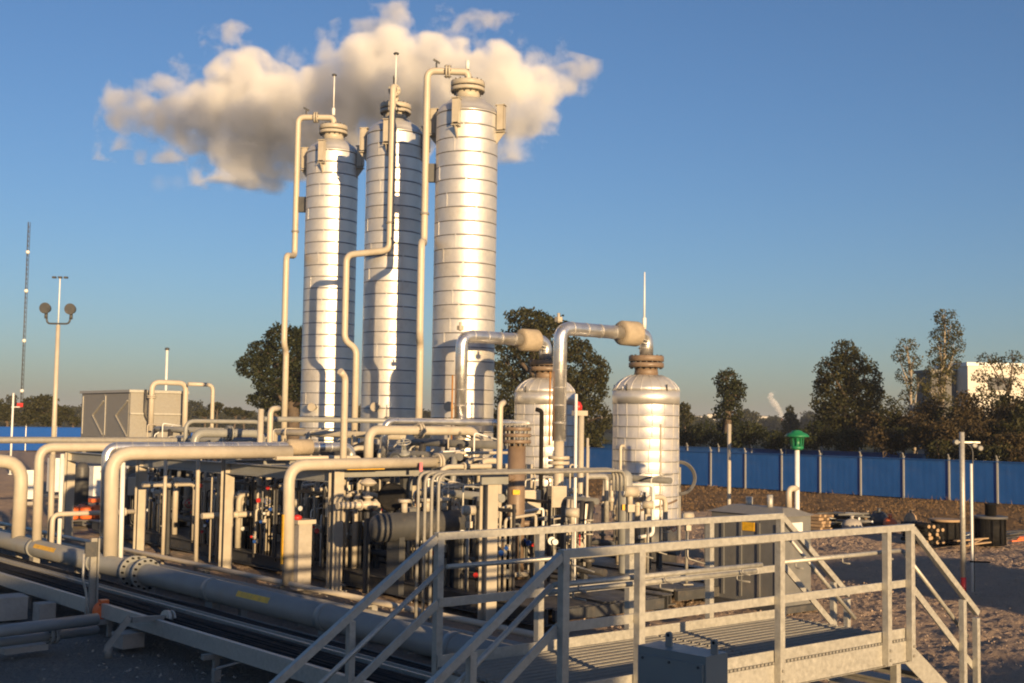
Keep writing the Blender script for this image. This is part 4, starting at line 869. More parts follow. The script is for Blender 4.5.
def manifold(label, u, v0, v1, zl, zh, r, n, m='beige', seed=1):
    rr = random.Random(seed); t = thing('valve_manifold', label, 'pipework', (u, (v0 + v1) / 2, 0))
    build('lower_header', MB().pipe([(u, v0, zl), (u, v1, zl)], r, n=16), m, t)
    build('upper_header', MB().pipe([(u + .1, v0 + .3, zh), (u + .1, v1 - .4, zh), (u + .1, v1 - .4, .3)], r * .9, n=16), rr.choice((m, 'midgrey', 'grey', 'iron')), t)
    for k in range(n):
        v = v0 + .4 + (v1 - v0 - .9) * (k + rr.uniform(-.2, .2)) / max(1, n - 1); v = min(max(v, v0 + .2), v1 - .6)
        br = r * rr.choice((.55, .7, .85)); z = rr.uniform(zl + .35, zh - .35)
        build('branch_pipe', MB().pipe([(u, v, zl), (u, v, z), (u + .05, v, zh)] if rr.random() < .6 else [(u, v, zl), (u, v, zh - .3), (u - .5, v, zh - .3), (u - .5, v, .3)], br, n=12), rr.choice((m, m, 'beige', 'beige2')), t)
        up = rr.choice(((-1, 0, 0), (-.2, -1, 0), (0, -1, 0), (-.7, -.7, 0)))
        gate_valve(t, (u, v, z), (0, 0, 1), br * 1.5, up, rr.choice(WM), rr.choice((m, 'midgrey', 'beige', 'beige', 'beige2', 'galv_dull')), rr.choice((0, 0, 3, 2, 0)))
        if rr.random() < .55: gauge(t, (u - .14, v + .22, zl + rr.uniform(.3, .8)), rr.uniform(.05, .08), (-.6, -.8, 0))
        if rr.random() < .5:
            q = MB(); q.pipe([(u - .08, v + .3, .26), (u - .08, v + .3, zh + rr.uniform(-.4, .3)), (u + .5, v + .3, zh + .1)], .018, .08, 7); build('tubing', q, rr.choice(('galv', 'white', 'beige')), t)
        fz = rr.uniform(zl + .1, zh); b = MB(); flange(b, (u, v, zl + .16), (0, 0, 1), br * 1.9, .05, 14); build('flange', b, m, t)
    for k in range(3):
        v = v0 + .5 + (v1 - v0 - 1) * k / 2; b = MB(); b.box((u + .02, v, zl / 2 + .1), (.08, .08, zl - .2)); build('stand', b, 'dgrey', t)
    return t
MF = [('low beige valve manifold just beyond the front column row', 11.9, 14.6, 17.4, .6, 1.75, .075, 6), ('beige valve manifold behind the yellow marked loop pipe', 12.1, 18.2, 21.2, .55, 1.9, .07, 7), ('beige valve manifold behind the second column', 11.9, 22, 25.2, .55, 1.7, .07, 7), ('beige valve manifold near the farthest columns', 12, 25.8, 30, .6, 1.8, .075, 8),
      ('dark valve manifold in the middle of the near skid', 13.3, 13.9, 15.4, .6, 1.7, .06, 4), ('tall valve manifold behind the grey drum', 13.3, 17.6, 20.6, .6, 2.3, .08, 7), ('valve manifold deep between the column rows', 13.2, 21.3, 25, .6, 2.2, .085, 7), ('valve manifold toward the air cooler', 13.3, 25.6, 31, .6, 2.4, .085, 9),
      ('valve manifold under the overhead beige header', 14.7, 18, 22, .7, 2.5, .09, 8), ('valve manifold at the foot of the towers', 15.4, 22.6, 29.5, .7, 2.6, .09, 11), ('valve manifold between the squat vessels and their drop pipes', 16.6, 15.4, 21.5, .6, 1.9, .07, 10), ('valve manifold behind the towers end of the skid', 14.8, 30.5, 36, .7, 2.6, .09, 8)]
for i, a in enumerate(MF): manifold(a[0], *a[1:], m=('midgrey', 'iron', 'beige2', 'midgrey', 'iron', 'grey', 'iron')[i % 7], seed=300 + i)
# ------------------------------------------------------------------ instruments: prototypes then copies
def proto_transmitter():
    t = thing('transmitter_stand', 'pipe stand carrying a round grey transmitter', 'instrument', (0, 0, 0), 'transmitter stands among the valves')
    b = MB(); b.cyl((0, 0, 0), (0, 0, 1.25), .03, 10); b.box((0, 0, .01), (.2, .2, .02)); build('stand', b, 'galv_dull', t)
    b = MB(); b.cyl((-.1, -.06, 1.3), (.1, -.06, 1.3), .075, 16); b.cyl((0, -.06, 1.12), (0, -.06, 1.3), .04, 10); b.box((0, -.06, 1.08), (.1, .1, .1)); build('transmitter', b, 'beige2', t)
    build('display', MB().cyl((-.11, -.06, 1.3), (-.1, -.06, 1.3), .055, 16), 'white', t)
    b = MB(); b.pipe([(0, -.06, 1.04), (0, -.06, .5), (.35, -.06, .4)], .012, .06, 6); build('tubing', b, 'galv', t)
    return t
def proto_jbox():
    t = thing('junction_box', 'small beige junction box on a slim post', 'junction box', (0, 0, 0), 'junction boxes among the valves')
    b = MB(); b.box((0, .06, .6), (.05, .05, 1.2)); build('post', b, 'galv_dull', t); build('housing', MB().box((0, -.02, 1.1), (.3, .14, .36)), 'beige', t); build('lid', MB().box((0, -.095, 1.1), (.27, .012, .33)), 'beige2', t)
    b = MB()
    for k in (-1, 0, 1): b.pipe([(k * .08, -.02, .92), (k * .08, -.02, .4), (k * .08 + .1, .0, .26)], .012, .06, 6)
    build('cable_gland', b, 'black', t); return t
ptx, pjb = proto_transmitter(), proto_jbox()
first = [True, True]
ri = random.Random(9)
spots = [(11.55, 15.2), (11.6, 16.9), (11.5, 19.2), (11.45, 20.4), (11.5, 22.9), (11.5, 24.3), (12.7, 14.0), (12.6, 17.3), (12.7, 21.3), (12.8, 23.4), (14.1, 14.2), (14.0, 16.6), (14.1, 19.0), (15.6, 15.2), (15.7, 17.8), (15.3, 14.0), (11.4, 26.8), (11.4, 28.2), (12.6, 27.2)]
for k, (u, v) in enumerate(spots):
    j = k % 3 == 2; p = (pjb if j else ptx); loc = (u, v, .26 if u > 11.45 else 0)
    if first[j]: p.location = loc; p.rotation_euler = (0, 0, ri.uniform(-.9, .2)); first[j] = False
    else: dup(p, loc, ri.uniform(-.9, .2), scale=ri.uniform(.85, 1.25))
# ------------------------------------------------------------------ particular equipment
p = at(516, 500, D=21); p.z = 0
t = thing('cartridge_filter', 'brown upright filter column with a stack of bolted flanges on top', 'vessel', p)
build('shell', MB().cyl(p + V(0, 0, .2), p + V(0, 0, 2.62), .155, 24), 'brown', t)
for z in (2.62, 2.73, 2.84): b = MB(); flange(b, p + V(0, 0, z), (0, 0, 1), .25, .06, 24); build('flange', b, 'brown', t)
build('bolt_ring', bolt_ring(p + V(0, 0, 2.73), (0, 0, 1), .215, 14, .018, .36), 'galv_dull', t)
b = MB(); flange(b, p + V(0, 0, .35), (0, 0, 1), .24, .08, 24); b.box(p + V(0, 0, .12), (.5, .5, .26)); build('base', b, 'beige2', t)
for z, a in ((2.0, R(200)), (1.2, R(330)), (.8, R(190))): d = V(math.cos(a), math.sin(a), 0); b = MB(); b.cyl(p + V(0, 0, z), p + V(0, 0, z) + d * .34, .05, 12); flange(b, p + V(0, 0, z) + d * .34, d, .1, .05, 14); build('nozzle', b, 'brown', t)
build('marker_label', MB().box(p + V(-.1, -.13, 1.75), (.12, .03, .08), R(-40)), 'yellow', t)
p = at(378, 528, D=18.7); t = thing('horizontal_drum', 'dark grey horizontal drum lying behind the conduit bundle', 'drum', (p.x + 1, p.y, 0))
build('shell', MB().lathe(p, (1, .05, 0), [(-.1, .02), (-.09, .12), (-.03, .2), (.04, .225), (1.9, .225), (1.97, .2), (2.03, .12), (2.04, .02)], 28), 'dgrey', t)
for k in (.35, 1.55): q = p + V(k, k * .05, 0); build('saddle', MB().box((q.x, q.y, (q.z - .15 + .25) / 2), (.1, .34, q.z - .4)), 'dgrey', t)
for k in (.5, .95, 1.3): q = p + V(k, k * .05, .2); b = MB(); b.cyl(q, q + V(0, 0, .2), .05, 12); flange(b, q + V(0, 0, .2), (0, 0, 1), .1, .05, 14); build('nozzle', b, 'beige2', t)
p = at(392, 497, D=20.8); t = thing('blower_fan', 'black round fan casing above the grey drum', 'fan', (p.x, p.y, 0))
build('casing', MB().lathe(p, (-.62, -.78, 0), [(-.16, .2), (-.14, .24), (.1, .24), (.12, .2)], 28), 'black', t); build('stand', MB().box((p.x, p.y, p.z / 2), (.1, .1, p.z - .3)), 'dgrey', t); b = MB(); b.cyl(p, p + V(.3, .35, 0), .13, 16); build('motor', b, 'dgrey', t)
p = at(625, 500, D=22); p.z = 0; t = thing('gas_bottle_scrubber', 'grey upright scrubber pot with an orange label and a white bypass loop', 'vessel', p)
build('shell', MB().lathe(p, (0, 0, 1), [(.55, .1), (.6, .135), (2.0, .135), (2.07, .1), (2.12, .03)], 24), 'grey', t); build('skirt', MB().cyl(p + V(0, 0, 0), p + V(0, 0, .6), .11, 20), 'grey', t)
build('label_plate', MB().box(p + V(-.09, -.11, 1.45), (.12, .03, .1), R(-39)), 'yellow', t); gauge(t, p + V(-.02, -.15, 1.15), .07, (-.6, -.8, 0))
b = MB(); b.pipe([p + V(.1, -.05, 1.85), p + V(.42, -.3, 1.85), p + V(.42, -.3, .95), p + V(.2, -.15, .9)], .035, .08, 12); build('bypass_loop', b, 'white', t)
p = at(585, 520, D=20.5); p.z = 0; t = thing('knockout_pot', 'small bright metal upright pot among thin tubes', 'vessel', p)
build('shell', MB().lathe(p, (0, 0, 1), [(.5, .05), (.55, .12), (1.6, .12), (1.7, .09), (1.75, .03)], 22), 'alum2', t); build('leg', MB().cyl(p, p + V(0, 0, .55), .05, 12), 'galv_dull', t); build('outlet', MB().pipe([p + V(0, 0, 1.72), p + V(0, 0, 2.05), p + V(.5, 0, 2.05), p + V(.5, 0, 1.2)], .045, .1, 12), 'galv', t)
p = at(301, 560, D=21.3); t = thing('concrete_pier', 'pale concrete pier with a red cap behind the loop pipe', 'pier', (p.x, p.y, 0)); build('shaft', MB().box((p.x, p.y, .55), (.26, .26, 1.14)), 'concrete', t); build('cap_plate', MB().box((p.x, p.y, 1.16), (.36, .36, .07)), 'beige', t); build('red_cap', MB().ball((p.x - .1, p.y, 1.23), .09, sq=(1, 1, .6)), 'red', t)
# uprights and vents
def upright(name, label, x, y0, y1, D, r, m, top=None, cat='pipe', tip=None):
    p = at(x, y1, D=D); zt = at(x, y0, D=D).z; t = thing(name, label, cat, (p.x, p.y, 0)); pts = [(p.x, p.y, 0), (p.x, p.y, zt)]
    if top: pts.append(Vector((p.x, p.y, zt)) + Vector(top))
    build('pipe', MB().pipe(pts, r, r * 2.5, 12), m, t); build('foot', MB().lathe((p.x, p.y, .0), (0, 0, 1), [(0, r * 2.2), (.04, r * 2.2), (.05, r * 1.2)], 12), m, t)
    if tip: build('tip', MB().lathe((p.x, p.y, zt), (0, 0, 1), tip, 12), 'dgrey', t)
    return t
upright('vent_pipe', 'tall beige vent pipe rising in front of the middle tower foot', 343, 377, 470, 21.6, .062, 'beige', (-.14, -.05, .1))
upright('vent_pipe', 'beige upright pipe, first of a pair by the sunlit valves', 260, 409, 445, 24.5, .06, 'beige')
upright('vent_pipe', 'beige upright pipe with a side elbow, second of the pair', 269.5, 409, 445, 24.8, .06, 'beige', (.25, .1, .02))
upright('vent_pipe', 'beige upright pipe with a crooked top beside the brown column', 499.5, 405, 452, 20, .05, 'beige', (.12, .05, .05))
upright('slim_mast', 'thin pale mast in front of the squat vessels', 574.5, 394, 545, 19.5, .026, 'white', cat='mast')
upright('slim_mast', 'shorter thin pale mast behind the knockout pot', 586.5, 438, 545, 20.4, .024, 'beige', cat='mast')
upright('slim_mast', 'thin tan rod standing against the yard side vessel', 660, 424, 548, 23.5, .02, 'beige2', cat='mast')
upright('survey_rod', 'thin tan rod standing alone between vessel and vent box', 729, 424, 522, 22, .035, 'beige2', cat='rod')
upright('dark_fin', 'dark narrow upright plate beside the half hidden vessel', 541, 411, 470, 22, .04, 'black', (-.1, .05, .03), cat='post')
t = upright('beacon_post', 'post with a red beacon on a pale box in front of the half hidden vessel', 580.5, 412, 480, 21.5, .055, 'beige2', cat='beacon'); p = at(579, 412, D=21.5); build('box', MB().box(p + V(.02, 0, -.02), (.24, .16, .09)), 'beige', t); build('beacon', MB().lathe(p + V(-.03, 0, .03), (0, 0, 1), [(0, .08), (.08, .08), (.14, .05), (.16, .01)], 14), 'red', t)
# overhead headers
def header(label, x0, y0, x1, y1, Vv, r, m, drop0=None, drop1=None, fl=()):
    a, b = at(x0, y0, V=Vv), at(x1, y1, V=Vv); b.z = a.z; pts = [a, b]
    if drop0: pts = [a - V(0, 0, drop0)] + pts
    if drop1: pts = pts + [b - V(0, 0, drop1)]
    return line('overhead_header', label, pts, r, m, .22, 18, flanges=fl)
header('beige overhead header with an elbow at one end and a tee at the other', 369, 430, 476, 430, 19.5, .092, 'beige2', .9, 1.2, ((1, .45),))
header('long grey header level with the tower feet', 262, 419, 545, 420, 24, .06, 'grey', None, 1.0, ((0, .4),))
header('long dark header above the sunlit valves short of the towers', 186, 421, 262, 420, 26.5, .05, 'grey', 1.0, 1.0)
header('stubby beige header below the long dark one', 195, 433, 262, 434, 25.5, .1, 'grey', .6, .8, ((1, .5),))
header('level silver header at the feet of the towers', 385, 421, 535, 424, 21.5, .075, 'alum_pipe', 1.2, 1.4)
header('thin beige header ending near the crooked vent', 440, 467, 520, 467, 17, .045, 'beige', .7, .8, ((1, .3),))
header('thin beige cross tube above the grey end plate', 455, 453, 525, 455, 18, .03, 'beige')
# ribbon
p = at(421, 467, V=17.4); single('ribbon', MB().box(p, (.07, .015, .16), .3), 'pink', 'pink ribbon tied to the end of the loop pipe', 'ribbon', p)
# big ring handwheel valve above the loop pipe
p = at(405, 448, D=22.5); t = thing('gate_valve', 'large gate valve with a pale ring handwheel above the loop pipe', 'valve', (p.x, p.y, 0)); gate_valve(t, p - V(0, 0, .25), (1, 0, 0), .13, (-.3, -.3, 1), 'galv', 'grey', 0); build('stand', MB().box((p.x, p.y, (p.z - .35) / 2 + .1), (.12, .12, p.z - .5)), 'dgrey', t); build('pipe', MB().pipe([p + V(-.9, 0, -.25), p + V(.9, 0, -.25)], .075, n=14), 'grey', t)
for i, (x, y, D, lab) in enumerate(((368, 487, 20.6, 'large beige actuator valve beside the front column'), (300, 452, 23.5, 'beige actuator valve on top of the sunlit pipes'), (452, 492, 20.8, 'small control valve beside red levers'), (170, 470, 26, 'beige actuator valve behind the stout riser'), (230, 500, 24.5, 'round actuator valve between the first two columns'))):
    p = at(x, y, D=D); t = thing('control_valve', lab, 'valve', (p.x, p.y, 0)); gate_valve(t, p - V(0, 0, .3), (1, 0, 0), .1, (0, 0, 1), 'dgrey', 'beige', 1); build('pipe', MB().pipe([p + V(-.6, 0, -.3), p + V(.6, 0, -.3), p + V(.6, 0, -p.z + .25)], .06, .15, n=12), 'beige', t); build('stand', MB().box((p.x, p.y, (p.z - .4) / 2), (.08, .08, p.z - .45)), 'dgrey', t)

header('long grey line crossing behind the risers toward the air cooler', -25, 440, 190, 447, 27.5, .075, 'galv_dull', 1.5, 1.6)
rq = random.Random(44)
for i, (u, v, r, h, m, lab) in enumerate(((12.6, 19.9, .3, 1.7, 'iron', 'dark upright shell added to darken the gap behind the loop pipe'), (13.9, 23.5, .35, 2.0, 'iron', 'dark upright shell added to darken the gap between the column rows'), (14.0, 27.5, .35, 2.1, 'midgrey', 'grey upright shell added to darken the gap toward the air cooler'), (12.6, 28.5, .3, 1.8, 'iron', 'dark upright shell added to darken the gap by the farthest columns'), (15.9, 19.6, .28, 1.7, 'iron', 'dark upright shell added to darken the gap beside the half hidden vessel'), (13.9, 17.2, .28, 1.7, 'midgrey', 'grey upright shell added to darken the gap behind the brown column'), (15.6, 24.6, .4, 2.2, 'iron', 'dark upright shell added to darken the gap in front of the middle tower'), (13.0, 24.9, .3, 1.9, 'iron', 'dark upright shell added to darken the gap behind the second column'))):  # invented upright shells, added so the gaps behind the valves read dark
    t = thing('gap_darkening_shell', lab, 'vessel', (u, v, 0)); build('shell', MB().lathe((u, v, .25), (0, 0, 1), [(0, r * .8), (.2, r * .8), (.21, r), (h - .35, r), (h - .3, r * 1.2), (h - .2, r * 1.2), (h - .19, r), (h - .08, r * .7), (h, r * .2)], 22), m, t)
    build('bolt_ring', bolt_ring((u, v, h), (0, 0, 1), r * 1.1, 14, .016, .16), 'galv_dull', t)
    for k in range(3): a = R(200) + k * .6; d = V(math.cos(a), math.sin(a), 0); q = V(u, v, .6 + .4 * k); b = MB(); b.cyl(q, q + d * (r + .2), .05, 12); flange(b, q + d * (r + .2), d, .1, .05, 14); build('nozzle', b, m, t)
for i, (u, v, w, h, lab) in enumerate(((16.9, 26.5, 2.4, 1.9, 'long dark panel added to darken the gap below the tower feet'), (12.9, 31.5, 1.6, 1.8, 'dark panel added to darken the gap beyond the farthest columns'), (13.9, 21.6, 1.0, 1.7, 'dark panel added to darken the gap between the manifolds'), (15.2, 20.2, .9, 1.5, 'dark panel added to darken the gap behind the brown column'))):  # made-up dark boards standing in for deep shade behind the skid
    t = thing('gap_darkening_panel', lab, 'panel', (u, v, 0)); build('board', MB().box((u, v, h / 2 + .2), (.25, w, h)), 'iron', t)
    for k in range(5): gauge(t, (u - .13, v - w * .4 + k * w * .2, h - .2 - .3 * (k % 2)), .07, (-1, -.2, 0))

# ------------------------------------------------------------------ tubing racks threaded through the skids
rq = random.Random(71)
TL = ['tubing rack with coloured knobs just beyond the conduit bundle', 'tubing rack with coloured knobs below the grey drum', 'tubing rack with coloured knobs behind the concrete pier', 'tubing rack with coloured knobs between the first two columns', 'tubing rack with coloured knobs beside the brown column', 'tubing rack with coloured knobs below the beacon post', 'tubing rack with coloured knobs behind the scrubber pot', 'tubing rack with coloured knobs past the second column', 'tubing rack with coloured knobs beyond the stout riser', 'tubing rack with coloured knobs near the farthest columns', 'tubing rack with coloured knobs tight behind the loop pipe', 'tubing rack with coloured knobs behind the paired thin tubes', 'tubing rack with coloured knobs behind the pale tube with an elbow', 'tubing rack with coloured knobs at the end of the column row']
for i, (u, v) in enumerate(((11.75, 14.3), (11.7, 15.9), (11.7, 18.6), (11.6, 20.2), (13.6, 15.6), (14.9, 17.6), (15.6, 18.4), (11.6, 22.6), (11.6, 24.6), (11.6, 27.4), (11.35, 19.3), (11.3, 21.0), (11.25, 23.4), (11.2, 28.9))):
    t = thing('tubing_rack', TL[i], 'tubing', (u, v, 0)); b = MB(); b.box((u, v, .95), (.04, .04, 1.5)); b.box((u, v + .9, .95), (.04, .04, 1.5)); b.box((u, v + .45, 1.6), (.05, .96, .05)); build('frame', b, 'iron', t)
    for k in range(7):
        y = v + .08 + k * .125; z1 = rq.uniform(.9, 2.0); x1 = u + rq.uniform(.2, .9); m = rq.choice(('galv', 'white', 'midgrey', 'beige', 'beige2', 'black'))
        build('tube', MB().pipe([(u, y, .28), (u, y, z1), (x1, y, z1 + .05), (x1, y, rq.uniform(.3, .9))], rq.choice((.014, .018, .026)), .07, 7), m, t)
        zz = rq.uniform(.5, z1 - .1); vb = MB(); vb.box((u - .01, y, zz), (.06, .06, .09)); vb.cyl((u - .01, y, zz), (u - .1, y - .04, zz), .014, 6); vo = build('needle_valve', vb, rq.choice(('midgrey', 'beige', 'iron', 'galv')), t)
        build('knob', MB().cyl((u - .1, y - .04, zz), (u - .12, y - .05, zz), rq.uniform(.025, .05), 8), rq.choice(('red', 'bluew', 'bluew', 'iron', 'red', 'white')), vo)
# ------------------------------------------------------------------ air cooler
c = at(129, 440, D=45); zb, zt = c.z, at(129, 392, D=45).z; L1, L2 = 5.1, 2.2
t = thing('air_cooler', 'galvanised air cooler box on legs with diagonal bracing on its panels', 'cooler', (c.x, c.y, 0))
build('plenum', MB().box((c.x + L2 / 2, c.y + L1 / 2, (zb + zt) / 2), (L2, L1, zt - zb)), 'galv_dull', t)
build('top_frame', MB().box((c.x + L2 / 2, c.y + L1 / 2, zt + .04), (L2 + .16, L1 + .16, .1)), 'galv', t)
zm = zb + (zt - zb) * .55
build('front_ledge', MB().box((c.x + L2 / 2, c.y - .05, zm), (L2 + .04, .1, .06)), 'galv', t)
for k in range(2):
    y0 = c.y + .1 + k * (L1 - .2) / 2; y1 = y0 + (L1 - .2) / 2 - .06; b = MB(); x = c.x - .012
    b.box((x, (y0 + y1) / 2, (zb + zt) / 2), (.02, y1 - y0, zt - zb - .12)); pn = build('side_panel', b, 'galv_dull', t)
    z0, z1 = zb + .15, zt - .12; ym = (y0 + y1) / 2
    for (p_, q_) in (((y0 + .05, z0), (ym, (z0 + z1) / 2)), ((ym, (z0 + z1) / 2), (y0 + .05, z1 - .2)), ((y1 - .04, z0), (y1 - .04, z1))): build('brace', MB().bar((x - .02, p_[0], p_[1]), (x - .02, q_[0], q_[1]), .09, .03), 'galv', pn)
for (dx, dy) in ((.1, .1), (L2 - .1, .1), (.1, L1 - .1), (L2 - .1, L1 - .1), (.1, L1 / 2), (L2 - .1, L1 / 2)): build('leg', MB().box((c.x + dx, c.y + dy, zb / 2), (.16, .16, zb)), 'galv_dull', t)
for k in range(2): q = c + V(L2 / 2, L1 * (.28 + .45 * k), 0); build('fan_ring', MB().lathe((q.x, q.y, zb - .35), (0, 0, 1), [(0, 1.02), (.34, 1.0)], 28), 'galv_dull', t)
b = MB(); b.pipe([c + V(.5, -.2, 1.9), c + V(.5, -.2, .9), c + V(.9, -.2, .45), c + V(2.3, -.2, .3)], .05, .25, 10); build('drain_pipe', b, 'dgrey', t)
p0 = at(152, 388, V=43.4); z = at(152, 382, V=43.4).z; x1 = at(186, 382, V=43.4)
line('cooler_pipe', 'beige pipe looping over the top of the air cooler', [p0 - V(0, 0, 1.6), V(p0.x, p0.y, z), V(x1.x, x1.y, z), V(x1.x, x1.y, .3)], .1, 'beige', .3, flanges=((0, .7),))
x2 = at(213, 386, V=43); x1b = at(188, 384, V=43)
line('cooler_pipe', 'second beige pipe arching down just past the air cooler', [V(x1b.x, 43, x1b.z), V(x2.x, 43, x1b.z), V(x2.x, 43, .3)], .075, 'beige', .25)
p = at(166, 384, D=48); zt2 = at(166, 350, D=48).z; t = thing('lightning_rod', 'slim white rod with a flat tip behind the air cooler', 'mast', (p.x, p.y, 0)); build('pole', MB().cyl((p.x, p.y, 0), (p.x, p.y, zt2), .05, 10), 'white', t); build('tip', MB().lathe((p.x, p.y, zt2), (0, 0, 1), [(0, .09), (.08, .09), (.1, .03)], 10), 'dgrey', t)
# ------------------------------------------------------------------ lamp mast, guyed mast
p = at(56, 380, D=45); zt = at(57.5, 325, D=45).z; t = thing('lamp_mast', 'pale lamp mast with two floodlights and a rod on top', 'lamp post', (p.x, p.y, 0))
build('pole', MB().tube([(p.x, p.y, 0), (p.x, p.y, zt)], [.1, .075], 14), 'beige', t); rx = left * -1
a = V(p.x, p.y, zt); b = MB(); b.pipe([a + left * .45 + V(0, 0, .32), a + left * .42 + V(0, 0, .05), a - left * .42 + V(0, 0, .05), a - left * .45 + V(0, 0, .36)], .035, .15, 10); build('arm', b, 'dgrey', t)
for s, dz in ((1, .62), (-1, .6)):
    q = a + left * .47 * s + V(0, 0, dz); b = MB(); b.lathe(q - near * .16, near, [(0, .1), (.1, .17), (.28, .21), (.32, .21)], 20); b.cyl(q - V(0, 0, .38), q - V(0, 0, .16), .06, 10); hd = build('floodlight', b, 'dgrey', t); build('lens', MB().cyl(q + near * .16, q + near * .165, .19, 20), 'dgrey', hd)
b = MB(); b.cyl(a, a + V(0, 0, 1.78), .025, 8); build('rod', b, 'white', t); b = MB()
for k in (-1, 0, 1): b.box(a + left * .22 * k + V(0, 0, 1.8), (.13, .13, .07), -YAW)
build('rod_tip', b, 'dgrey', t)
p = at(22, 390, D=150); zt = at(26.5, 222, D=150).z; t = thing('guyed_mast', 'very tall thin lattice mast beyond the far fence', 'mast', (p.x, p.y, 0)); b = MB(); s_ = .16
cr = [V(p.x + s_ * math.cos(k * 2.094), p.y + s_ * math.sin(k * 2.094), 0) for k in range(3)]
for q in cr: b.tube([q, q + V(0, 0, zt)], .035, 5)
n = int(zt / .6)
for i in range(n):
    for k in range(3): b.tube([cr[k] + V(0, 0, i * .6), cr[(k + 1) % 3] + V(0, 0, (i + 1) * .6)], .018, 4)
build('lattice', b, 'dgrey', t)
for z in (.22, .45, .68, .86): build('marker', MB().ball((p.x, p.y, zt * z), .26, 8, 6), 'white', t)
# ------------------------------------------------------------------ bits at the far end of the rack
gp_ = thing('pallet', 'dark pallet under orange canisters beyond the risers', 'pallet', (*at(77, 525, Z=0).xy, 0)); pc = at(77, 525, Z=0)
b = MB()
for k in range(6): b.box((pc.x, pc.y - .5 + k * .2, .16), (1.0, .14, .03))
build('deck', b, 'roofing', gp_); b = MB()
for k in (-.45, 0, .45): b.box((pc.x + k, pc.y, .08), (.1, 1.1, .12))
build('bearer', b, 'roofing', gp_)
for k, (dx, dy) in enumerate(((-.25, -.3), (.12, -.32), (.42, -.3), (-.2, .1), (.2, .12))):
    q = pc + V(dx, dy, .18); z = .0 if k < 3 else .0
    t = thing('orange_canister', 'round orange canister on the dark pallet', 'canister', q, 'orange canisters on the pallet'); build('body', MB().lathe(q, (0, 0, 1), [(0, .13), (.03, .17), (.3, .17), (.36, .12), (.38, .05)], 16), 'orange', t); build('cap', MB().cyl(q + V(0, 0, .38), q + V(0, 0, .42), .04, 10), 'dgrey', t)
p = at(81, 500, Z=.3); t = thing('upright_tank', 'dark round topped upright tank behind the beige risers', 'tank', (p.x, p.y, 0)); build('shell', MB().lathe((p.x, p.y, 0), (0, 0, 1), [(0, .22), (1.3, .22), (1.42, .18), (1.5, .08)], 20), 'dgrey', t); build('foot', MB().box((p.x, p.y, .03), (.6, .6, .08)), 'concrete', t)
for k, (x, y0, y1, D, w, m, lab) in enumerate(((28, 470, 492, 40, .35, 'white', 'white cabinet beyond the thickest riser'), (97, 466, 492, 42, .45, 'white', 'white cabinet with an orange foot behind the jacketed riser'), (58, 458, 478, 44, .6, 'white', 'low white enclosure near the far fence'))):
    p = at(x, y1, D=D); zt = at(x, y0, D=D).z; t = thing('field_cabinet', lab, 'cabinet', (p.x, p.y, 0)); build('housing', MB().box((p.x, p.y, zt / 2 + .1), (w, w, zt - .2)), m, t); build('plinth', MB().box((p.x, p.y, .05), (w + .1, w + .1, .12)), 'orange' if k == 1 else 'concrete', t); build('door', MB().box((p.x, p.y - w / 2 - .01, zt / 2 + .1), (w * .85, .02, zt - .35)), m, t)
t = upright('marker_post', 'white slim post with a red flag near the far fence', 11.5, 393, 440, 60, .05, 'white', cat='post'); p = at(20, 405, D=60); build('flag', MB().box(p, (.3, .03, .2), -YAW), 'red', t); build('flag_arm', MB().bar(at(11.5, 407, D=60), p - V(0, 0, .1), .04, .04), 'white', t)
# ------------------------------------------------------------------ low left: bracket, post, pipes, blocks
for (dy, z, r, lab) in ((0, .34, .075, 'thicker grey pipe meeting the cable tray at ground level'), (-.55, .16, .06, 'thinner grey pipe on a pad meeting the cable tray')):
    a = at(-20, 634 if dy == 0 else 645, Z=z); b_ = at(97, 619 if dy == 0 else 630, Z=z); line('ground_pipe', lab, [a - (b_ - a) * .6, b_], r, 'grey', flanges=((0, .75),) if dy else ())
p = at(22, 648, Z=.03); single('concrete_pad', MB().box((p.x, p.y, .03), (.55, .28, .07), .1), 'concrete', 'thin concrete pad under the thinner ground pipe', 'pad', (p.x, p.y, 0))
for k, (x, y, s, h) in enumerate(((8, 617, .42, .30), (44, 620, .24, .24), (128, 645, .3, .16), (-25, 612, .42, .30))):
    p = at(x, y, Z=0); t = single('concrete_block', MB().box((p.x, p.y, h / 2 - .02), (s, s, h), .05 * k).box((p.x, p.y, h - .005), (s * 1.03, s * 1.03, .03), .05 * k), 'concrete', ['square concrete block under the tray beside the ground pipes', 'narrow concrete stub with a flat cap under the tray', 'low concrete lump at the foot of the bent bracket', 'square concrete block at the tray beside another block'][k], 'block', (p.x, p.y, 0))
p = at(91, 632, Z=0); t = thing('control_station', 'grey post with an emergency stop in a red housing beside the tray', 'control post', (p.x, p.y, 0)); h = at(95, 538, D=p.x * math.sin(YAW) + p.y * math.cos(YAW)).z
b = MB(); b.box((p.x, p.y, h / 2), (.1, .05, h)); b.box((p.x + .04, p.y - .03, h / 2), (.02, .1, h)); build('post', b, 'galv_dull', t); build('mount_plate', MB().box((p.x - .06, p.y - .04, h - .15), (.16, .03, .2)), 'dgrey', t)
build('conduit', MB().pipe([(p.x - .1, p.y - .05, .05), (p.x - .1, p.y - .05, .55), (p.x - .16, p.y - .06, .7), (p.x - .16, p.y - .06, h - .2)], .018, .1, 8), 'galv', t)
q = p + V(.1, -.16, .3); build('red_housing', MB().lathe(q + V(0, .06, 0), (-.3, -1, 0), [(0, .1), (.05, .13), (.1, .12), (.12, .07)], 18).box(q, (.11, .11, .3)), 'orange', t); build('plate', MB().box(q + V(-.06, .02, 0), (.02, .12, .2)), 'black', t)
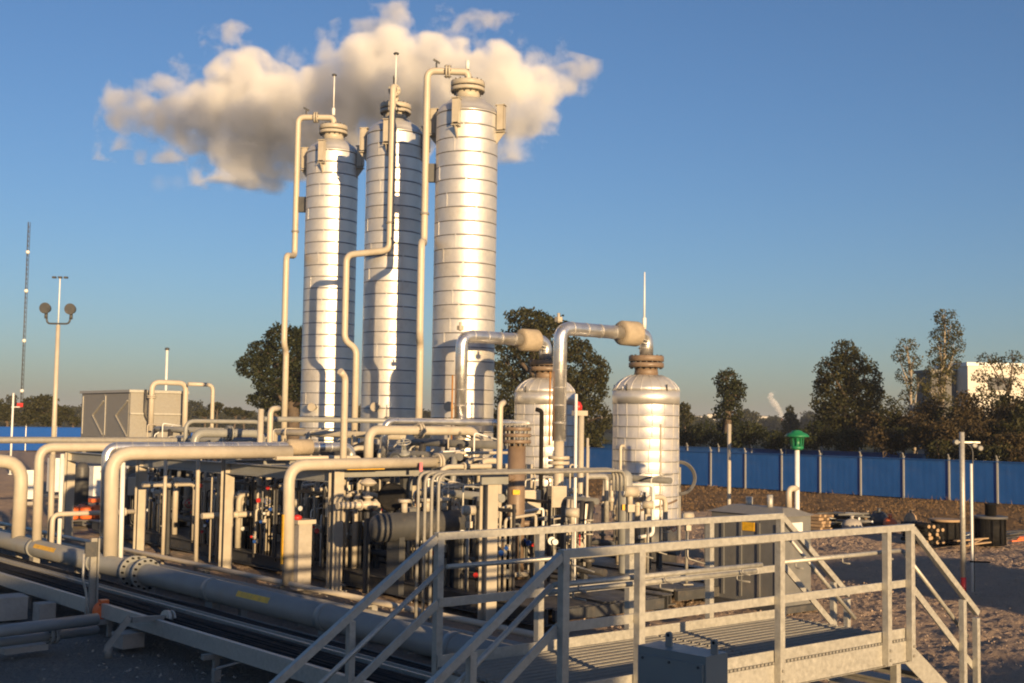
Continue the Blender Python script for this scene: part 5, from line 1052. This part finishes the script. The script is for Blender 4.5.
a = at(107, 650, Z=.08); b_ = at(131, 618, Z=.46); t = thing('bent_bracket', 'bent galvanised channel bracket holding a capped pipe stub in front of the tray', 'bracket', (a.x, a.y, 0)); d = (b_ - a)
sd = V(1, -.4, 0).normalized() * .09; b = MB(); b.bar(a, b_, .2, .012); 
for s in (-1, 1): x_, y_ = frame(d); b.bar(a + x_ * .1 * s + y_ * .02, b_ + x_ * .1 * s + y_ * .02, .012, .06)
build('channel', b, 'galv_dull', t); e = at(166, 618, Z=.40); build('arm', MB().bar(b_ - V(0, 0, .02), e, .07, .07), 'galv_dull', t); dd = (e - b_).normalized(); b = MB(); flange(b, e, dd, .1, .05, 16); flange(b, e + dd * .07, dd, .1, .03, 16); build('cap_flange', b, 'galv', t); build('leg', MB().cyl((a.x + .02, a.y, -.02), (a.x + .02, a.y, .12), .05, 12), 'galv_dull', t)
a = at(216, 680, Z=0); b_ = at(247, 660, Z=.22); t = thing('small_bracket', 'small angle bracket bolted under the tray edge', 'bracket', (a.x, a.y, 0)); build('foot', MB().box((a.x, a.y, .05), (.08, .08, .14)), 'galv_dull', t); build('arm', MB().bar((a.x, a.y, .13), b_, .05, .02), 'galv_dull', t); build('bolt', MB().cyl(b_ - V(0, 0, .03), b_ + V(0, 0, .04), .03, 8), 'galv_dull', t)
# ------------------------------------------------------------------ vent box with green cap
q0 = at(783, 612, Z=0); t = thing('vent_box', 'grey steel box tank with a sloped lid beside the platform', 'tank', (q0.x, q0.y, 0)); bx, by, bh = .72, 1.5, 1.42
xc, yc = q0.x + bx / 2, q0.y + by / 2
build('shell', MB().box((xc, yc, bh / 2 + .08), (bx, by, bh)), 'midgrey', t); build('lid', MB().add([(q0.x - .05, q0.y - .05, bh + .085), (q0.x + bx + .05, q0.y - .05, bh + .085), (q0.x + bx + .05, q0.y + by + .05, bh + .085), (q0.x - .05, q0.y + by + .05, bh + .085), (q0.x + .25, q0.y + .2, bh + .2), (q0.x + bx - .2, q0.y + .2, bh + .2), (q0.x + bx - .2, q0.y + by - .2, bh + .2), (q0.x + .25, q0.y + by - .2, bh + .2)], [(3, 2, 1, 0), (4, 5, 6, 7), (0, 1, 5, 4), (1, 2, 6, 5), (2, 3, 7, 6), (3, 0, 4, 7)]), 'galv_dull', t)
build('label_plate', MB().box((q0.x + .35, q0.y - .008, bh - .1), (.28, .012, .16)), 'white', t); build('warning_plate', MB().box((q0.x - .008, q0.y + .7, bh - .12), (.012, .25, .14)), 'yellow', t)
for k in range(5): build('stiffener', MB().box((q0.x - .012, q0.y + .1 + k * .38, bh / 2 + .05), (.02, .05, bh - .2)), 'midgrey', t)
build('plinth', MB().box((xc, yc, .03), (bx + .2, by + .2, .1)), 'dgrey', t)
b = MB(); b.cyl((q0.x + .3, q0.y + .5, bh + .15), (q0.x + .3, q0.y + .5, bh + .4), .05, 12); b.cyl((q0.x + .5, q0.y + 1.1, bh + .15), (q0.x + .5, q0.y + 1.1, bh + .33), .06, 12); build('nozzle', b, 'galv', t)
p = at(797, 470, D=20.3); zt = at(797, 450, D=20.3).z; t2 = thing('breather_vent', 'cream vent pipe with a green mushroom cap over the box tank', 'vent', (p.x, p.y, 0)); zz = at(797, 505, D=20.3).z
build('pipe', MB().pipe([(p.x, p.y, 0), (p.x, p.y, zt)], .042, n=14), 'white', t2); b = MB(); b.pipe([(p.x - .22, p.y, zz - .05), (p.x - .22, p.y, zz + .28), (p.x, p.y, zz + .28)], .05, .1, 12); build('side_elbow', b, 'beige', t2)
build('vent_body', MB().lathe((p.x, p.y, zt), (0, 0, 1), [(0, .06), (.02, .11), (.06, .11), (.07, .08), (.2, .09), (.21, .13), (.24, .13)], 18), 'green', t2); b = MB()
for k in range(10): a_ = k * .628; b.bar((p.x + math.cos(a_) * .1, p.y + math.sin(a_) * .1, zt + .06), (p.x + math.cos(a_) * .115, p.y + math.sin(a_) * .115, zt + .22), .012, .012)
build('cage_bar', b, 'green', t2, kind='stuff'); build('cap', MB().lathe((p.x, p.y, zt + .22), (0, 0, 1), [(0, .2), (.012, .205), (.05, .17), (.085, .09), (.1, .085), (.115, .02)], 20), 'green', t2)
# ------------------------------------------------------------------ floodlight mast on the yard side
p = at(963.5, 598, Z=0); D = p.x * math.sin(YAW) + p.y * math.cos(YAW); zt = at(963, 432, D=D).z; t = thing('camera_mast', 'grey mast with small lamps on a side arm and a red foot', 'mast', (p.x, p.y, 0))
build('pole', MB().cyl((p.x, p.y, .35), (p.x, p.y, zt), .045, 14), 'galv', t); build('painted_foot', MB().cyl((p.x, p.y, 0), (p.x, p.y, .36), .05, 14), 'red', t); a = V(p.x, p.y, zt - .18)
build('side_arm', MB().bar(a + left * .12, a - left * .32, .03, .03), 'galv', t)
for k, o_ in enumerate((.12, -.2, -.3)): q = a - left * (-.0 - o_ if k == 0 else -o_) * (1) if False else a + left * o_ + V(0, 0, -.05 * k); build('lamp', MB().lathe(q - near * .06, near, [(0, .02), (.04, .04), (.14, .05), (.15, .035)], 14), 'midgrey', t)
p2 = at(972.5, 592, Z=0); D2 = D; t = thing('conduit_pole', 'thin cream pole with a side bar next to the camera mast', 'pole', (p2.x, p2.y, 0)); build('pole', MB().cyl((p2.x, p2.y, 0), (p2.x, p2.y, at(972, 465, D=D).z), .025, 10), 'white', t); build('side_bar', MB().bar((p2.x - .05, p2.y, .55), (p2.x + .42, p2.y - .1, .52), .04, .03), 'black', t); build('conduit', MB().pipe([(p2.x + .06, p2.y, .0), (p2.x + .06, p2.y, at(975, 450, D=D).z), (p2.x - .05, p2.y + .05, at(972, 443, D=D).z)], .012, .1, 8), 'dgrey', t)
# ------------------------------------------------------------------ laydown heap by the grass
def lay(x, y): return at(x, y, Z=0)
rb = random.Random(66)
p = lay(812, 533); t = thing('timber_stack', 'stack of short pale timber battens beyond the box tank', 'timber stack', (p.x, p.y, 0))
for k in range(18): build('batten', MB().box((p.x + (k % 3 - 1) * .13, p.y + rb.uniform(-.08, .08), .05 + (k // 3) * .09), (.1, .9 + rb.uniform(-.2, .2), .07), rb.uniform(-.12, .12)), 'wood', t)
for i in range(26):
    x0 = 816 + rb.uniform(0, 22); x1 = x0 + rb.uniform(22, 44); y = rb.uniform(526, 531); zz = .05 + .016 * i * rb.uniform(.5, 1.1); r = rb.uniform(.018, .045); m = ('black', 'dgrey', 'plastic', 'midgrey')[i % 4]
    a, b_ = lay(x0, y), lay(x1, y + rb.uniform(-4, 3)); a.z = zz; b_.z = zz + rb.uniform(-.03, .06); lab = ('black', 'dark grey', 'plastic wrapped', 'mid grey')[i % 4] + ' pipe length lying in the laydown heap'
    t = thing('loose_pipe', lab, 'pipe', ((a.x + b_.x) / 2, (a.y + b_.y) / 2, 0), 'loose pipes in the heap'); build('pipe', MB().tube([a, b_], r, 10), m, t); build('end_cap', MB().cyl(b_, b_ + (b_ - a).normalized() * .03, r * 1.05, 10), 'white' if i % 3 == 0 else 'black', t)
def bag(name, label, x, y, sx, sz, m, seed, cat):
    p = lay(x, y); rr = random.Random(seed); b = MB(); P = []; n, k_ = 14, 8
    for i in range(k_ + 1):
        th = math.pi * i / k_
        for j in range(n):
            q = 2 * math.pi * j / n; f = 1 + .22 * noise.noise((math.cos(q) * 1.7 + seed, math.sin(q) * 1.7, th * 1.4)); P.append((p.x + math.sin(th) * math.cos(q) * sx * f, p.y + math.sin(th) * math.sin(q) * sx * f, sz * .45 + math.cos(th) * sz * .55 * f))
    b.add(P, [((i + 1) * n + j, (i + 1) * n + (j + 1) % n, i * n + (j + 1) % n, i * n + j) for i in range(k_) for j in range(n)], True); t = thing(name, label, cat, (p.x, p.y, 0)); build('sack', b, m, t); build('neck', MB().lathe((p.x, p.y, sz * .92), (0, 0, 1), [(0, .08), (.06, .04), (.12, .07)], 10), m, t)
bag('rubble_bag', 'tan sack in the laydown heap', 868, 529, .26, .45, 'wood', 1, 'bag'); bag('rubble_bag', 'orange sack beside the dark one', 890, 532, .2, .42, 'orange', 2, 'bag'); bag('rubble_bag', 'dark sack between the coloured sacks', 879, 530, .26, .55, 'dgrey', 3, 'bag'); bag('rubble_bag', 'pale sack behind the platform end post', 911, 534, .2, .6, 'wood', 4, 'bag'); bag('rubble_bag', 'dusty grey sack beside the black coil', 852, 533, .3, .4, 'concrete', 5, 'bag')
p = lay(922, 543); t = thing('pole_bundle', 'strapped bundle of dark poles with pale cut ends', 'bundle', (p.x, p.y, 0)); dr_ = (near + left * -.35).normalized(); sd_ = V(-dr_.y, dr_.x, 0)
for k in range(24):
    row, c_ = divmod(k, 5); q = p + sd_ * ((c_ - 2) * .115 + (.055 if row % 2 else 0)) + V(0, 0, .07 + row * .1); q2 = q + dr_ * (.5 + rb.uniform(-.1, .12))
    lg = build('pole', MB().cyl(q - dr_ * .5, q2, .052, 12), 'black', t); build('cut_end', MB().cyl(q2, q2 + dr_ * .008, .045, 12), 'wood' if rb.random() < .55 else 'black', lg)
def drum(label, x, y, r, h, m, top):
    p = lay(x, y); t = thing('cable_drum', label, 'drum', (p.x, p.y, 0)); build('barrel', MB().lathe((p.x, p.y, 0), (0, 0, 1), [(0, r), (h, r)], 24), m, t)
    b = MB()
    for k in range(10): a = k * .628; b.bar((p.x + math.cos(a) * (r + .005), p.y + math.sin(a) * (r + .005), .02), (p.x + math.cos(a) * (r + .005), p.y + math.sin(a) * (r + .005), h), .09, .02)
    build('stave', b, m, t); build('flange', MB().lathe((p.x, p.y, h), (0, 0, 1), [(0, r * 1.25), (.06, r * 1.25)], 24), top, t); return p
p = drum('dark drum with a pale timber lid and scraps on it', 946, 543, .33, .56, 'black', 'wood'); bag('scrap_bundle', 'pale scraps lying on the timber lidded drum', 946, 543, .12, .2, 'white', 7, 'scrap') if False else None
p = drum('dark drum with a wide dark lid and a small black pot on top', 990, 545, .35, .68, 'black', 'roofing'); single('paint_pot', MB().lathe((p.x + .05, p.y, .745), (0, 0, 1), [(0, .14), (.28, .14), (.285, .16), (.3, .16)], 16), 'black', 'small black pot standing on the wide lidded drum', 'pot', (p.x, p.y, .74))
for i, (x, y, l, m, lab) in enumerate(((962, 541, .9, 'plastic', 'crumpled clear sheet on the dirt between the two drums'), (1010, 538, 1.1, 'dgrey', 'flat dark scrap strips lying past the wide lidded drum'), (1020, 543, .3, 'orange', 'small orange scrap block on the dirt past the drums'), (975, 547, 1.2, 'wood', 'loose plank on the dirt in front of the wide lidded drum'))):
    p = lay(x, y); b = MB()
    for k in range(4): b.bar((p.x - l / 2 + rb.uniform(-.1, .1), p.y + rb.uniform(-.2, .2), .05 + .04 * k), (p.x + l / 2 + rb.uniform(-.1, .1), p.y + rb.uniform(-.2, .2), .05 + .04 * k + rb.uniform(0, .06)), .12, .03)
    single('scrap', b, m, lab, 'scrap', (p.x, p.y, 0))
p = lay(745, 560); t = thing('scrap_sheet', 'dark reddish scrap sheet leaning near the survey rod', 'scrap', (p.x, p.y, 0)); build('sheet', MB().bar((p.x - .6, p.y, .1), (p.x + .5, p.y, .35), .8, .03), 'brown', t); build('sheet', MB().bar((p.x - .3, p.y + .3, .05), (p.x + .8, p.y + .3, .1), .6, .03), 'strap', t)
p = at(679, 478, D=30); t = thing('hose_reel', 'coiled pale hose hung behind the yard side vessel', 'hose', (p.x, p.y, 0)); b = MB()
for k in range(5): b.ring((p.x, p.y, p.z + .0 * k), (near.x + .03 * k, near.y, .02 * k), .42 - .012 * k, .022, 30, 6)
build('coil', b, 'roofing', t); build('post', MB().box((p.x - near.x * .06, p.y - near.y * .06, .95), (.08, .08, 1.9)), 'galv_dull', t)
# ------------------------------------------------------------------ unseen container, pipe stack and guard rail, added to cast sun-side shade
def container(label, x0, x1, y0, y1, h):
    t = thing('shade_caster_container', label, 'container', ((x0 + x1) / 2, (y0 + y1) / 2, 0)); build('body', MB().box(((x0 + x1) / 2, (y0 + y1) / 2, h / 2), (x1 - x0, y1 - y0, h)), 'blue_d', t); b = MB()
    for k in range(int((x1 - x0) / .28)): b.box((x0 + .14 + k * .28, y1 + .012, h / 2), (.12, .03, h - .2))
    build('corrugation', b, 'blue_d', t)
container('unseen dark blue container added to cast a strip of shade on the yard', 13.0, 17.6, -14.4, -12, 3.9)
t = thing('shade_caster_pipes', 'unseen low stack of grey pipes added to shade the ground by the platform', 'pipe stack', (10.6, -3, 0))
for k in range(18): build('pipe', MB().tube([(8.6, -3.4 + .27 * (k % 6) + .13 * (k // 6 % 2), .14 + .25 * (k // 6) * 2 * .96), (12.6, -3.4 + .27 * (k % 6) + .13 * (k // 6 % 2), .14 + .25 * (k // 6) * 2 * .96)], .26 if k // 6 else .14, 14), 'grey', t)
t = thing('shade_caster_rail', 'unseen galvanised guard rail added to cast striped shade on the yard', 'railing', (14.5, -1, 0))
for z in (.55, 1.1): build('rail', MB().bar((12.9, -1, z), (16.2, -1, z), .05, .05), 'galv', t)
for k in range(4): build('post', MB().box((13.0 + k * 1.05, -1, .55), (.06, .06, 1.1)), 'galv', t)
print('OBJECTS', len(bpy.data.objects), 'TRIS', sum(len(m.polygons) for m in bpy.data.meshes))

# ------------------------------------------------------------------ air
hz_ = MB().box((0, 0, 15.5), (13000, 13000, 34)); hz_o = build('haze', hz_, M['white'], kind='stuff'); tag(hz_o, 'thin warm haze lying over the whole yard', 'haze')
hm = bpy.data.materials.new('air_haze'); hm.use_nodes = True; t_ = hm.node_tree; t_.nodes.clear()
o_ = t_.nodes.new('ShaderNodeOutputMaterial'); pv = t_.nodes.new('ShaderNodeVolumePrincipled'); pv.inputs['Color'].default_value = (.72, .78, .88, 1); pv.inputs['Density'].default_value = .0004; pv.inputs['Anisotropy'].default_value = .1
t_.links.new(pv.outputs[0], o_.inputs['Volume']); hz_o.data.materials[0] = hm
